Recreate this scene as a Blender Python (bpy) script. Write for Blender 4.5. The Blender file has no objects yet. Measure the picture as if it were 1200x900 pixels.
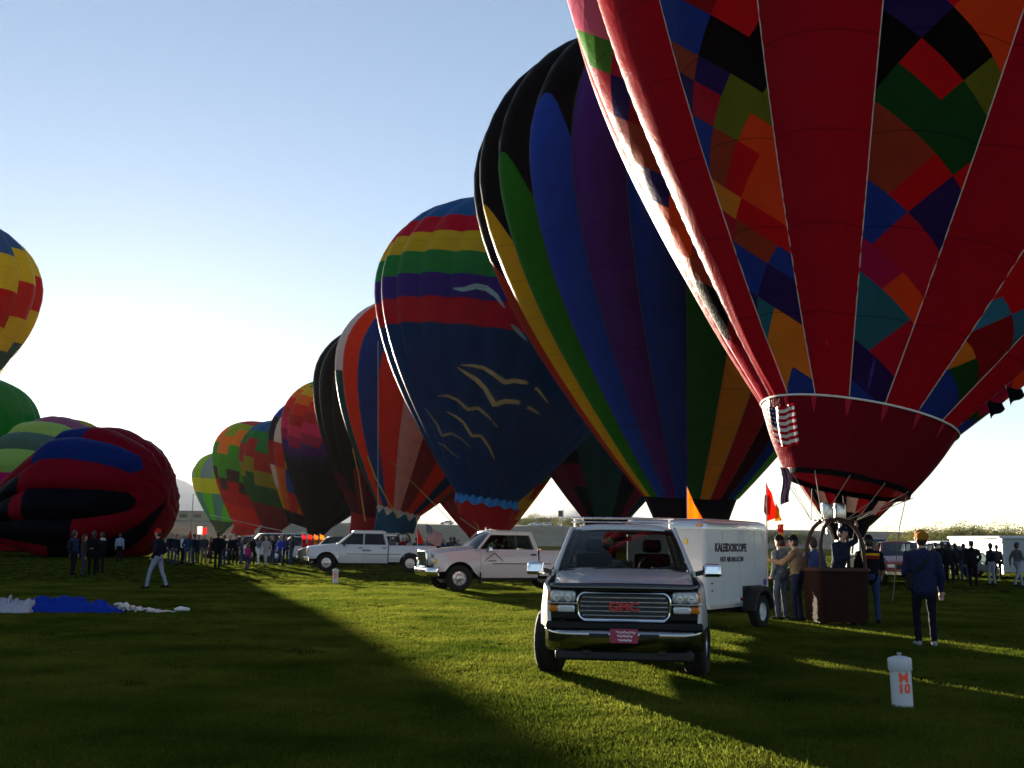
import bpy, bmesh, math, random
import numpy as np
from mathutils import Vector, Matrix, noise as mnoise
from mathutils.bvhtree import BVHTree

random.seed(7)
scene = bpy.context.scene
COL = scene.collection
R = math.radians

# ------------------------------------------------------------------ camera
FPX, CAM_H = 1200.0, 1.58            # focal length in photo pixels (1200 wide), eye height
PITCH, ROLL = math.atan(184 / 1200.0), 0.012
fw = Vector((0, math.cos(PITCH), math.sin(PITCH)))
up0 = Vector((0, -math.sin(PITCH), math.cos(PITCH)))
rt0 = Vector((1, 0, 0))
rt = rt0 * math.cos(ROLL) + up0 * math.sin(ROLL)
up = up0 * math.cos(ROLL) - rt0 * math.sin(ROLL)
EYE = Vector((0, 0, CAM_H))
cd = bpy.data.cameras.new('camera')
cam = bpy.data.objects.new('camera', cd)
COL.objects.link(cam)
m = Matrix.Identity(4)
for i in range(3):
    m[i][0], m[i][1], m[i][2], m[i][3] = rt[i], up[i], -fw[i], EYE[i]
cam.matrix_world = m
cd.sensor_width = 36
cd.lens = 36.0
cd.clip_end = 40000
scene.camera = cam

# ------------------------------------------------------------------ sun, sky, exposure
SUN_AZ, SUN_EL = R(-20.83), R(5.64)     # azimuth from +Y (negative is left), elevation
sun_dir = Vector((math.sin(SUN_AZ) * math.cos(SUN_EL), math.cos(SUN_AZ) * math.cos(SUN_EL), math.sin(SUN_EL)))
world = bpy.data.worlds.new('World')
scene.world = world
world.use_nodes = True
wn = world.node_tree
sky = wn.nodes.new('ShaderNodeTexSky')
sky.sky_type = 'NISHITA'
sky.sun_disc = False
sky.sun_elevation = SUN_EL
sky.sun_rotation = SUN_AZ
sky.altitude = 1600
sky.air_density = 1.0
sky.dust_density = 0.28
sky.ozone_density = 1.0
bg = wn.nodes['Background']
wb = wn.nodes.new('ShaderNodeMix'); wb.data_type = 'RGBA'; wb.blend_type = 'MULTIPLY'     # daylight white balance of the whole sky
wb.inputs[0].default_value = 1.0; wb.inputs[7].default_value = (0.90, 0.985, 1.20, 1)
wn.links.new(sky.outputs[0], wb.inputs[6])
gm_ = wn.nodes.new('ShaderNodeGamma')      # the camera's soft highlight curve, the same for every part of the sky
gm_.inputs[1].default_value = 0.74
wn.links.new(wb.outputs[2], gm_.inputs[0])
wn.links.new(gm_.outputs[0], bg.inputs[0])
bg.inputs[1].default_value = 0.056
sl = bpy.data.lights.new('sun', 'SUN')
sl.energy = 5.0
sl.angle = R(0.53)
sl.color = (1.0, 0.86, 0.66)
so = bpy.data.objects.new('sun', sl)
COL.objects.link(so)
so.rotation_euler = sun_dir.to_track_quat('Z', 'Y').to_euler()
so.location = (-40, 60, 60)
vs = scene.view_settings
vs.view_transform = 'Standard'
vs.look = 'None'
vs.exposure = 2.45
vs.gamma = 1.0
vs.use_curve_mapping = False
scene.cycles.use_denoising = True
scene.cycles.max_bounces = 5
scene.cycles.transparent_max_bounces = 12
scene.cycles.diffuse_bounces = 3
scene.cycles.glossy_bounces = 3
scene.cycles.caustics_reflective = False
scene.cycles.caustics_refractive = False

# ------------------------------------------------------------------ helpers
def ray(px, py):
    return (fw * FPX + rt * (px - 600) - up * (py - 450)).normalized()
def at(px, py, depth):
    """world point on the pixel's ray at world distance Y = depth"""
    d = ray(px, py)
    return EYE + d * (depth / d.y)
def ground(px, py):
    d = ray(px, py)
    return EYE + d * (-CAM_H / d.z)
def gx(px, depth):
    """ground point at column px (on the ground) and distance depth"""
    d = fw * FPX + rt * (px - 600) - up * 190
    return Vector((d.x / d.y * depth, depth, 0))
def project(p):
    d = p - EYE
    z = d.dot(fw)
    return 600 + FPX * d.dot(rt) / z, 450 - FPX * d.dot(up) / z

def lin(h):
    h = h.lstrip('#')
    c = [int(h[i:i + 2], 16) / 255 for i in (0, 2, 4)]
    return tuple(x / 12.92 if x <= .04045 else ((x + .055) / 1.055) ** 2.4 for x in c)

_M = {}
def newmat(name):
    mt = bpy.data.materials.new(name)
    mt.use_nodes = True
    nt = mt.node_tree
    b = nt.nodes['Principled BSDF']
    return mt, nt, b
def mat(name, col, rough=.6, metal=0., coat=0., var=.12, scale=6., bump=0., bscale=40., spec=.5):
    """plain surface with a little procedural unevenness in colour, gloss and relief"""
    if name in _M: return _M[name]
    if isinstance(col, str): col = lin(col)
    mt, nt, b = newmat(name)
    N, L = nt.nodes, nt.links
    tc = N.new('ShaderNodeTexCoord')
    nz = N.new('ShaderNodeTexNoise'); nz.inputs['Scale'].default_value = scale; nz.inputs['Detail'].default_value = 6
    L.new(tc.outputs['Object'], nz.inputs['Vector'])
    mx = N.new('ShaderNodeMix'); mx.data_type = 'RGBA'
    mx.inputs[6].default_value = tuple(c * (1 - var) for c in col) + (1,)
    mx.inputs[7].default_value = tuple(min(1, c * (1 + var)) for c in col) + (1,)
    L.new(nz.outputs[0], mx.inputs[0]); L.new(mx.outputs[2], b.inputs['Base Color'])
    b.inputs['Roughness'].default_value = rough
    mr = N.new('ShaderNodeMapRange'); mr.inputs[3].default_value = max(0.02, rough - .08); mr.inputs[4].default_value = min(1, rough + .1)
    L.new(nz.outputs[0], mr.inputs[0]); L.new(mr.outputs[0], b.inputs['Roughness'])
    b.inputs['Metallic'].default_value = metal
    b.inputs['Coat Weight'].default_value = coat
    b.inputs['Coat Roughness'].default_value = .05
    b.inputs['Specular IOR Level'].default_value = spec
    if bump:
        n2 = N.new('ShaderNodeTexNoise'); n2.inputs['Scale'].default_value = bscale; n2.inputs['Detail'].default_value = 4
        L.new(tc.outputs['Object'], n2.inputs['Vector'])
        bp = N.new('ShaderNodeBump'); bp.inputs['Strength'].default_value = bump; bp.inputs['Distance'].default_value = .02
        L.new(n2.outputs[0], bp.inputs['Height']); L.new(bp.outputs[0], b.inputs['Normal'])
    _M[name] = mt
    return mt
def glassmat(name='car_glass', tint=(.22, .26, .26)):
    if name in _M: return _M[name]
    mt, nt, b = newmat(name)
    N, L = nt.nodes, nt.links
    N.remove(b)
    tr = N.new('ShaderNodeBsdfTransparent'); tr.inputs[0].default_value = tint + (1,)
    gl = N.new('ShaderNodeBsdfGlossy'); gl.inputs['Roughness'].default_value = .03
    fr = N.new('ShaderNodeFresnel'); fr.inputs[0].default_value = 1.36
    mx = N.new('ShaderNodeMixShader')
    L.new(fr.outputs[0], mx.inputs[0]); L.new(tr.outputs[0], mx.inputs[1]); L.new(gl.outputs[0], mx.inputs[2])
    L.new(mx.outputs[0], N['Material Output'].inputs[0])
    _M[name] = mt
    return mt
def lensmat(name, col, emit=0.):
    """clear or coloured lamp lens over a bright reflector"""
    if name in _M: return _M[name]
    mt, nt, b = newmat(name)
    b.inputs['Base Color'].default_value = tuple(col) + (1,)
    b.inputs['Roughness'].default_value = .12
    b.inputs['Coat Weight'].default_value = 1
    b.inputs['Metallic'].default_value = .3
    _M[name] = mt
    return mt
def fabric(hexcol, trans=.40, wr=.35, wscale=1.6, name=None):
    """thin ripstop nylon: diffuse on both sides, lets some light through, fine wrinkles and a weave"""
    key = ('fab', hexcol, trans, wr)
    if key in _M: return _M[key]
    col = lin(hexcol); g_ = .3 * col[0] + .5 * col[1] + .2 * col[2]
    col = tuple(min(.9, max(c * .6, g_ + (c - g_) * 1.15) * .95) for c in col)      # dyed nylon is vivid
    mt, nt, b = newmat(name or 'nylon_' + hexcol.strip('#'))
    N, L = nt.nodes, nt.links
    N.remove(b)
    tc = N.new('ShaderNodeTexCoord')
    n1 = N.new('ShaderNodeTexNoise'); n1.inputs['Scale'].default_value = wscale; n1.inputs['Detail'].default_value = 5; n1.inputs['Distortion'].default_value = .8
    mp = N.new('ShaderNodeMapping'); mp.inputs['Scale'].default_value = (1, 1, .45)
    L.new(tc.outputs['Object'], mp.inputs[0]); L.new(mp.outputs[0], n1.inputs['Vector'])
    n2 = N.new('ShaderNodeTexNoise'); n2.inputs['Scale'].default_value = 14; n2.inputs['Detail'].default_value = 3
    L.new(tc.outputs['Object'], n2.inputs['Vector'])
    # fold lines every 1.3 m where the panels are sewn together
    wv = N.new('ShaderNodeTexWave'); wv.wave_type = 'BANDS'; wv.bands_direction = 'Z'; wv.wave_profile = 'SAW'
    wv.inputs['Scale'].default_value = .24; wv.inputs['Distortion'].default_value = .05
    L.new(tc.outputs['Object'], wv.inputs['Vector'])
    sm = N.new('ShaderNodeMath'); sm.operation = 'GREATER_THAN'; sm.inputs[1].default_value = .985
    L.new(wv.outputs['Fac'], sm.inputs[0])
    ad = N.new('ShaderNodeMath'); ad.operation = 'MULTIPLY_ADD'; ad.inputs[1].default_value = .25
    L.new(n2.outputs[0], ad.inputs[0]); L.new(n1.outputs[0], ad.inputs[2])
    bp = N.new('ShaderNodeBump'); bp.inputs['Strength'].default_value = wr; bp.inputs['Distance'].default_value = .12
    L.new(ad.outputs[0], bp.inputs['Height'])
    mx = N.new('ShaderNodeMix'); mx.data_type = 'RGBA'
    mx.inputs[6].default_value = tuple(c * .82 for c in col) + (1,)
    mx.inputs[7].default_value = tuple(min(1, c * 1.15) for c in col) + (1,)
    L.new(n1.outputs[0], mx.inputs[0])
    dk = N.new('ShaderNodeMix'); dk.data_type = 'RGBA'
    L.new(sm.outputs[0], dk.inputs[0]); L.new(mx.outputs[2], dk.inputs[6]); dk.inputs[7].default_value = tuple(c * .55 for c in col) + (1,)
    df = N.new('ShaderNodeBsdfDiffuse'); tl = N.new('ShaderNodeBsdfTranslucent'); gl = N.new('ShaderNodeBsdfGlossy')
    gl.inputs['Roughness'].default_value = .38; gl.inputs[0].default_value = (.9, .9, .9, 1)
    for s in (df, tl): L.new(dk.outputs[2], s.inputs[0])
    for s in (df, gl): L.new(bp.outputs[0], s.inputs['Normal'])
    m1 = N.new('ShaderNodeMixShader'); m1.inputs[0].default_value = trans
    L.new(df.outputs[0], m1.inputs[1]); L.new(tl.outputs[0], m1.inputs[2])
    fr = N.new('ShaderNodeFresnel'); fr.inputs[0].default_value = 1.16
    m2 = N.new('ShaderNodeMixShader')
    fk = N.new('ShaderNodeMath'); fk.operation = 'MULTIPLY'; fk.inputs[1].default_value = .16; L.new(fr.outputs[0], fk.inputs[0])
    L.new(fk.outputs[0], m2.inputs[0]); L.new(m1.outputs[0], m2.inputs[1]); L.new(gl.outputs[0], m2.inputs[2])
    L.new(m2.outputs[0], N['Material Output'].inputs[0])
    _M[key] = mt
    return mt

def tag(o, label=None, cat=None, group=None, kind=None):
    if label: o['label'] = label
    if cat: o['category'] = cat
    if group: o['group'] = group
    if kind: o['kind'] = kind
    return o
def empty(name, loc=(0, 0, 0), rz=0., parent=None):
    o = bpy.data.objects.new(name, None)
    o.empty_display_size = .3
    COL.objects.link(o)
    o.location = loc; o.rotation_euler = (0, 0, rz)
    if parent: o.parent = parent
    return o
def mkobj(name, me, material=None, parent=None, M=None):
    o = bpy.data.objects.new(name, me)
    COL.objects.link(o)
    if material and not me.materials: me.materials.append(material)
    elif material:
        o.material_slots[0].link = 'OBJECT'; o.material_slots[0].material = material
    if parent: o.parent = parent
    if M is not None: o.matrix_basis = M
    return o
def copy_tree(o, parent=None):
    c = o.copy(); COL.objects.link(c); c.parent = parent
    for ch in list(o.children): copy_tree(ch, c)
    return c

class MB:
    """collects primitives, then links them as one mesh object"""
    def __init__(s): s.v = []; s.f = []; s.mi = []; s.cur = 0
    def add(s, vs, fs):
        n = len(s.v); s.v += [tuple(v) for v in vs]
        for f in fs: s.f.append([i + n for i in f]); s.mi.append(s.cur)
        return s
    def box(s, c, d, rot=None, taper=None):
        hx, hy, hz = d[0] / 2, d[1] / 2, d[2] / 2
        vs = [Vector((x * hx, y * hy, z * hz)) for z in (-1, 1) for y in (-1, 1) for x in (-1, 1)]
        if taper: vs = [Vector((v.x * (taper[0] if v.z > 0 else 1), v.y * (taper[1] if v.z > 0 else 1), v.z)) for v in vs]
        if rot is not None: vs = [rot @ v for v in vs]
        c = Vector(c)
        return s.add([v + c for v in vs], [(0, 2, 3, 1), (4, 5, 7, 6), (0, 1, 5, 4), (2, 6, 7, 3), (0, 4, 6, 2), (1, 3, 7, 5)])
    def bar(s, a, b, w, h=None):
        """box between two points"""
        a, b = Vector(a), Vector(b); d = b - a
        q = d.to_track_quat('Y', 'Z').to_matrix()
        return s.box((a + b) / 2, (w, d.length, h or w), q)
    def tube(s, pts, r, n=8, cap=True, closed=False):
        pts = [Vector(p) for p in pts]; k = len(pts)
        rs = r if isinstance(r, (list, tuple)) else [r] * k
        vs, fs = [], []
        prev = None
        for i, p in enumerate(pts):
            t = (pts[(i + 1) % k] - pts[i - 1]) if closed else (pts[min(i + 1, k - 1)] - pts[max(i - 1, 0)])
            t.normalize()
            if prev is None:
                a = Vector((0, 0, 1)) if abs(t.z) < .9 else Vector((1, 0, 0))
                nrm = t.cross(a).normalized()
            else: nrm = (prev - t * prev.dot(t)).normalized()
            prev = nrm; bn = t.cross(nrm)
            for j in range(n):
                an = 2 * math.pi * j / n
                vs.append(p + (nrm * math.cos(an) + bn * math.sin(an)) * rs[i])
        for i in range(k if closed else k - 1):
            for j in range(n):
                a, b = i * n + j, i * n + (j + 1) % n
                c, d = ((i + 1) % k) * n + (j + 1) % n, ((i + 1) % k) * n + j
                fs.append((a, b, c, d))
        if cap and not closed: fs += [tuple(range(n))[::-1], tuple(range((k - 1) * n, k * n))]
        return s.add(vs, fs)
    def lathe(s, prof, n=24, M=None, cap=False):
        """profile of (r, z) turned about z"""
        vs, fs = [], []
        for r_, z_ in prof:
            for j in range(n):
                a = 2 * math.pi * j / n
                v = Vector((r_ * math.cos(a), r_ * math.sin(a), z_))
                vs.append(M @ v if M else v)
        for i in range(len(prof) - 1):
            for j in range(n): fs.append((i * n + j, i * n + (j + 1) % n, (i + 1) * n + (j + 1) % n, (i + 1) * n + j))
        if cap: fs += [tuple(range(n))[::-1], tuple(range((len(prof) - 1) * n, len(prof) * n))]
        return s.add(vs, fs)
    def grid(s, fn, nu, nv, flip=False):
        vs = [fn(i / nu, j / nv) for j in range(nv + 1) for i in range(nu + 1)]
        fs = []
        for j in range(nv):
            for i in range(nu):
                a = j * (nu + 1) + i
                q = (a, a + 1, a + nu + 2, a + nu + 1)
                fs.append(q[::-1] if flip else q)
        return s.add(vs, fs)
    def prism(s, poly, a, b, axis=0):
        """polygon in the two other axes, extruded along axis from a to b"""
        def P(u, w, t): return ((t, u, w), (u, t, w), (u, w, t))[axis]
        n = len(poly)
        vs = [P(u, w, a) for u, w in poly] + [P(u, w, b) for u, w in poly]
        fs = [tuple(range(n)), tuple(range(n, 2 * n))[::-1]] + [(i, i + n, (i + 1) % n + n, (i + 1) % n) for i in range(n)]
        return s.add(vs, fs)
    def mesh(s, name, smooth=True, ang=35):
        me = bpy.data.meshes.new(name)
        me.from_pydata(s.v, [], s.f)
        if any(s.mi): me.polygons.foreach_set('material_index', s.mi)
        bm = bmesh.new(); bm.from_mesh(me)
        bmesh.ops.recalc_face_normals(bm, faces=bm.faces)
        bm.to_mesh(me); bm.free()
        if smooth:
            me.polygons.foreach_set('use_smooth', [True] * len(me.polygons))
            me.set_sharp_from_angle(angle=R(ang))
        return me
    def build(s, name, material, parent=None, smooth=True, bevel=0., seg=2, ang=35):
        me = s.mesh(name, smooth, ang)
        if isinstance(material, (list, tuple)):
            for x in material: me.materials.append(x)
            o = mkobj(name, me, None, parent)
        else: o = mkobj(name, me, material, parent)
        if bevel:
            bv = o.modifiers.new('bevel', 'BEVEL'); bv.width = bevel; bv.segments = seg; bv.limit_method = 'ANGLE'; bv.angle_limit = R(40)
        return o
def text_mesh(txt, size, extrude=.004, align='CENTER', bold=0.):
    cu = bpy.data.curves.new('lettering', 'FONT')
    cu.body = txt; cu.size = size; cu.extrude = extrude; cu.align_x = align; cu.align_y = 'CENTER'; cu.offset = bold
    cu.resolution_u = 3
    o = bpy.data.objects.new('lettering', cu)
    COL.objects.link(o)
    me = bpy.data.meshes.new_from_object(o.evaluated_get(bpy.context.evaluated_depsgraph_get()))
    bpy.data.objects.remove(o); bpy.data.curves.remove(cu)
    me.materials.clear()
    return me
def lettering(txt, size, material, parent, M, bold=0., sx=1., name='lettering', bend=None):
    me = text_mesh(txt, size, bold=bold)
    for v in me.vertices:
        v.co.x *= sx
        if bend:
            a = v.co.x / bend; rr = bend + v.co.z
            v.co.x, v.co.z = math.sin(a) * rr, math.cos(a) * rr - bend
    return mkobj(name, me, material, parent, M)

# ------------------------------------------------------------------ ground
def ground_material():
    mt, nt, b = newmat('mown_turf')
    N, L = nt.nodes, nt.links
    tc = N.new('ShaderNodeTexCoord')
    def nz(s, d=6, dist=0.):
        n = N.new('ShaderNodeTexNoise'); n.inputs['Scale'].default_value = s; n.inputs['Detail'].default_value = d; n.inputs['Distortion'].default_value = dist
        L.new(tc.outputs['Object'], n.inputs['Vector']); return n
    a, c, e = nz(.35, 5), nz(9, 6), nz(70, 3)
    r1 = N.new('ShaderNodeValToRGB'); r1.color_ramp.elements[0].color = (.010, .017, .003, 1); r1.color_ramp.elements[1].color = (.042, .050, .009, 1)
    r1.color_ramp.elements[0].position = .3; r1.color_ramp.elements[1].position = .75
    L.new(c.outputs[0], r1.inputs[0])
    r2 = N.new('ShaderNodeMix'); r2.data_type = 'RGBA'; r2.blend_type = 'MULTIPLY'
    mr = N.new('ShaderNodeValToRGB'); mr.color_ramp.elements[0].color = (.65, .72, .6, 1); mr.color_ramp.elements[1].color = (1.2, 1.12, .95, 1)
    L.new(a.outputs[0], mr.inputs[0]); r2.inputs[0].default_value = 1
    L.new(r1.outputs[0], r2.inputs[6]); L.new(mr.outputs[0], r2.inputs[7])
    L.new(r2.outputs[2], b.inputs['Base Color'])
    b.inputs['Roughness'].default_value = 1; b.inputs['Specular IOR Level'].default_value = 0
    ad = N.new('ShaderNodeMath'); ad.operation = 'ADD'
    L.new(c.outputs[0], ad.inputs[0]); L.new(e.outputs[0], ad.inputs[1])
    bp = N.new('ShaderNodeBump'); bp.inputs['Strength'].default_value = .8; bp.inputs['Distance'].default_value = .05
    L.new(ad.outputs[0], bp.inputs['Height']); L.new(bp.outputs[0], b.inputs['Normal'])
    return mt
gb = MB()
def gfn(u, v):
    X = (u * 2 - 1); Y = v
    x = math.copysign(abs(X) ** 3 * 5300, X); y = -60 + Y ** 3 * 5350
    return (x, y, 0)
gb.grid(gfn, 60, 60)
gr = gb.build('ground', ground_material())
tag(gr, kind='structure')

# short grass blades, denser near the camera
def grass():
    rng = np.random.default_rng(3)
    bl = MB()
    protos = []
    gm, nt, b = newmat('grass_blade')
    N, L = nt.nodes, nt.links
    N.remove(b)
    oi = N.new('ShaderNodeObjectInfo')
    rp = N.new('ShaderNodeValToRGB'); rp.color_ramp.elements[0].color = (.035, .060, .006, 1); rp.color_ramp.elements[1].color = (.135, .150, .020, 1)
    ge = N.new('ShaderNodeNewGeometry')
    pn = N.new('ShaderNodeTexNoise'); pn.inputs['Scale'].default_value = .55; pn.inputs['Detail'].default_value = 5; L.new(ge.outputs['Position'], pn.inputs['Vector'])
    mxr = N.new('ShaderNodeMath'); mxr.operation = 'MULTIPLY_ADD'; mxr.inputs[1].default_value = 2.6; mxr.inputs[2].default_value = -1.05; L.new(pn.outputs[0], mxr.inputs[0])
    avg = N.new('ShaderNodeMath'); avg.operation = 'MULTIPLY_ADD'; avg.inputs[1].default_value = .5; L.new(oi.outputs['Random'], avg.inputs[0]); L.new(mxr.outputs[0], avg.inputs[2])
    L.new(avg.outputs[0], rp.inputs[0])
    df = N.new('ShaderNodeBsdfDiffuse'); tl = N.new('ShaderNodeBsdfTranslucent')
    L.new(rp.outputs[0], df.inputs[0]); L.new(rp.outputs[0], tl.inputs[0])
    mx = N.new('ShaderNodeMixShader'); mx.inputs[0].default_value = .62
    L.new(df.outputs[0], mx.inputs[1]); L.new(tl.outputs[0], mx.inputs[2])
    L.new(mx.outputs[0], N['Material Output'].inputs[0])
    pc = bpy.data.collections.new('grass_tufts')
    for k in range(3):
        tb = MB()
        for j in range(30):
            x, y = rng.normal(0, .07, 2); a = rng.uniform(0, 6.28); h = rng.uniform(.014, .038); w = rng.uniform(.002, .004)
            lx, ly = rng.normal(0, .018, 2)
            ca, sa = math.cos(a) * w, math.sin(a) * w
            tb.add([(x - ca, y - sa, 0), (x + ca, y + sa, 0), (x + lx * .4 + ca * .7, y + ly * .4 + sa * .7, h * .6), (x + lx * .4 - ca * .7, y + ly * .4 - sa * .7, h * .6), (x + lx, y + ly, h)],
                   [(0, 1, 2, 3), (3, 2, 4)])
        me = tb.mesh('grass_tuft', smooth=False); me.materials.append(gm)
        o = bpy.data.objects.new('grass_tuft', me); pc.objects.link(o)
    # points
    n = 120000
    y = 5.5 + 30 * rng.random(n) ** 1.9
    x = (rng.random(n) * 2 - 1) * (y * .56 + 1)
    n2 = 60000                      # thinner and broader towards the distance, where one looks along the blades
    y2 = 26 + 120 * rng.random(n2) ** 1.3
    x2 = (rng.random(n2) * 2 - 1) * (y2 * .56 + 1)
    x, y = np.r_[x, x2], np.r_[y, y2]; n = n + n2
    keep = np.array([mnoise.fractal(Vector((a * .9, b * .9, 4.0)), 1, 2, 3) + rng.random() * .9 > -.05 for a, b in zip(x, y)])   # worn, thinner patches
    x, y = x[keep], y[keep]; n = len(x)
    me = bpy.data.meshes.new('grass'); me.vertices.add(n)
    me.vertices.foreach_set('co', np.stack([x, y, np.zeros(n)], -1).astype(np.float32).ravel())
    o = mkobj('grass', me)
    ng = bpy.data.node_groups.new('scatter_grass', 'GeometryNodeTree')
    ng.interface.new_socket('Geometry', in_out='INPUT', socket_type='NodeSocketGeometry')
    ng.interface.new_socket('Geometry', in_out='OUTPUT', socket_type='NodeSocketGeometry')
    gi, go = ng.nodes.new('NodeGroupInput'), ng.nodes.new('NodeGroupOutput')
    ip = ng.nodes.new('GeometryNodeInstanceOnPoints'); ci = ng.nodes.new('GeometryNodeCollectionInfo')
    ci.inputs[0].default_value = pc; ci.inputs['Separate Children'].default_value = True; ci.inputs['Reset Children'].default_value = True
    rv = ng.nodes.new('FunctionNodeRandomValue'); rv.data_type = 'FLOAT_VECTOR'
    rv.inputs[0].default_value = (-.12, -.12, 0); rv.inputs[1].default_value = (.12, .12, 6.283)
    rs = ng.nodes.new('FunctionNodeRandomValue'); rs.data_type = 'FLOAT'; rs.inputs[2].default_value = .65; rs.inputs[3].default_value = 1.35
    ip.inputs['Pick Instance'].default_value = True
    K = ng.links.new
    K(gi.outputs[0], ip.inputs['Points']); K(ci.outputs[0], ip.inputs['Instance']); K(rv.outputs[0], ip.inputs['Rotation']); K(rs.outputs[1], ip.inputs['Scale'])
    K(ip.outputs[0], go.inputs[0])
    md = o.modifiers.new('scatter', 'NODES'); md.node_group = ng
    tag(o, 'short mown grass of the launch field in patches of sun', 'grass', kind='stuff')
grass()

# ------------------------------------------------------------------ far setting: mountains, bank
def ridge(name, pts, depth, thick, material, seed):
    """pts: (photo column, height above the field in m) at that distance"""
    xs = [gx(p, depth).x for p, h in pts]
    mb = MB()
    def fn(u, v):
        X = xs[0] + (xs[-1] - xs[0]) * u
        h = np.interp(X, xs, [h for p, h in pts])
        nn = mnoise.fractal(Vector((X * 3.0 / depth * 8, seed, v * 4)), 1, 2, 5)
        prof = math.sin(min(1, v * 1.0) * math.pi / 2)
        return (X, depth - thick * (1 - v) + nn * thick * .06, max(-5, h * prof * (1 + .10 * nn)) - 5 * (v == 0))
    mb.grid(fn, 160, 14)
    return tag(mb.build(name, material), kind='structure')
mm = mat('mountain_rock_hazed', (.44, .42, .41), rough=.95, var=.3, scale=.002)  # rock colour made paler, carrying part of the distance haze
ridge('mountain', [(-700, 250), (-200, 330), (60, 290), (150, 310), (195, 285), (240, 215), (330, 175), (480, 105), (560, 95), (625, 145), (660, 155), (720, 130), (850, 80), (1000, 62), (1500, 50)], 5000, 1600, mm, 1)
bank_m = mat('dry_grass_bank', (.20, .165, .11), rough=.95, var=.35, scale=.25, bump=.5, bscale=2)
def bank_depth(u): return 235 + 230 * u
def bank_top(u): return 6.6 + .8 * u
BX0, BX1 = -260., 330.
def bank_pt(u):
    return Vector((BX0 + (BX1 - BX0) * u, bank_depth(u), 0))
bk = MB()
def bfn(u, v):
    p = bank_pt(u); h = bank_top(u) * (1 if u < .85 else max(0, (1 - u) / .15))
    nn = mnoise.fractal(Vector((p.x * .05, v * 3, 2)), 1, 2, 4)
    t = [0, .12, .3, .55, .8, .95, 1, 1, 1]
    k = v * 8; i = min(7, int(k)); q = t[i] + (t[i + 1] - t[i]) * (k - i)
    return (p.x, p.y + v * 34, h * q + nn * .35 * (v > 0) - .3 * (v == 0))
bk.grid(bfn, 150, 16)
tag(bk.build('terrain_bank', bank_m), kind='structure')
# ------------------------------------------------------------------ balloons
PROF = np.array([(.21, -1.26), (.36, -1.08), (.55, -.83), (.72, -.58), (.86, -.33), (.96, -.08), (1, .14), (.975, .33), (.88, .53), (.72, .69), (.5, .80), (.25, .86), (0, .88)])
def _dense(n=600):
    P = np.vstack([2 * PROF[0] - PROF[1], PROF, [-PROF[-2][0], PROF[-2][1]]])
    out = []
    for q in np.linspace(0, len(PROF) - 1 - 1e-6, n):
        i = int(q); f = q - i; a, b, c, d = P[i:i + 4]
        out.append(.5 * ((2 * b) + (-a + c) * f + (2 * a - 5 * b + 4 * c - d) * f * f + (-a + 3 * b - 3 * c + d) * f ** 3))
    return np.array(out)
_D = _dense(); _S = np.r_[0, np.cumsum(np.hypot(*np.diff(_D, axis=0).T))]; ARC = float(_S[-1]); _S = _S / ARC
def prof(t):
    """radius and height above the mouth for radius 1 at arc fraction t"""
    return max(.004, float(np.interp(t, _S, _D[:, 0]))), float(np.interp(t, _S, _D[:, 1])) + 1.26
def axis_matrix(mouth, lx, ly):
    ax = Vector((math.tan(lx), math.tan(ly), 1)).normalized()
    ex = (Vector((1, 0, 0)) - ax * ax.x).normalized(); ey = ax.cross(ex)
    M = Matrix.Identity(4)
    for i in range(3): M[i][0], M[i][1], M[i][2], M[i][3] = ex[i], ey[i], ax[i], mouth[i]
    return M
def gore_point(u, t, n, Rb, bulge, puck=0.):
    r, z = prof(t)
    al = math.pi / n
    ph = u * al
    rr = r * Rb * (1 + bulge * (.55 - u * u))
    if puck:      # cloth gathered along the load tapes, wrinkling towards the mouth
        rr += puck * (abs(u) ** 5) * math.sin(t * 560 + 3 * math.sin(t * 37)) * (.35 + .65 * math.exp(-t * 5)) + puck * .8 * math.exp(-t * 9) * math.sin(u * 9 + 2 * math.sin(t * 40))
    return Vector((rr * math.cos(ph), rr * math.sin(ph), z * Rb))
def panel_mesh(t0, k0, t1, k1, n, Rb, bulge, nu, nv, puck=0.):
    mb = MB()
    def fn(a, b):
        u = a * 2 - 1
        ta = t0 - k0 * u * u if t0 > 0 else 0; tb = t1 - k1 * u * u if t1 < 1 else 1
        return gore_point(u, ta + (tb - ta) * b, n, Rb, bulge, puck)
    mb.grid(fn, nu, nv)
    me = mb.mesh('panel', True, 60)
    return me
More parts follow.
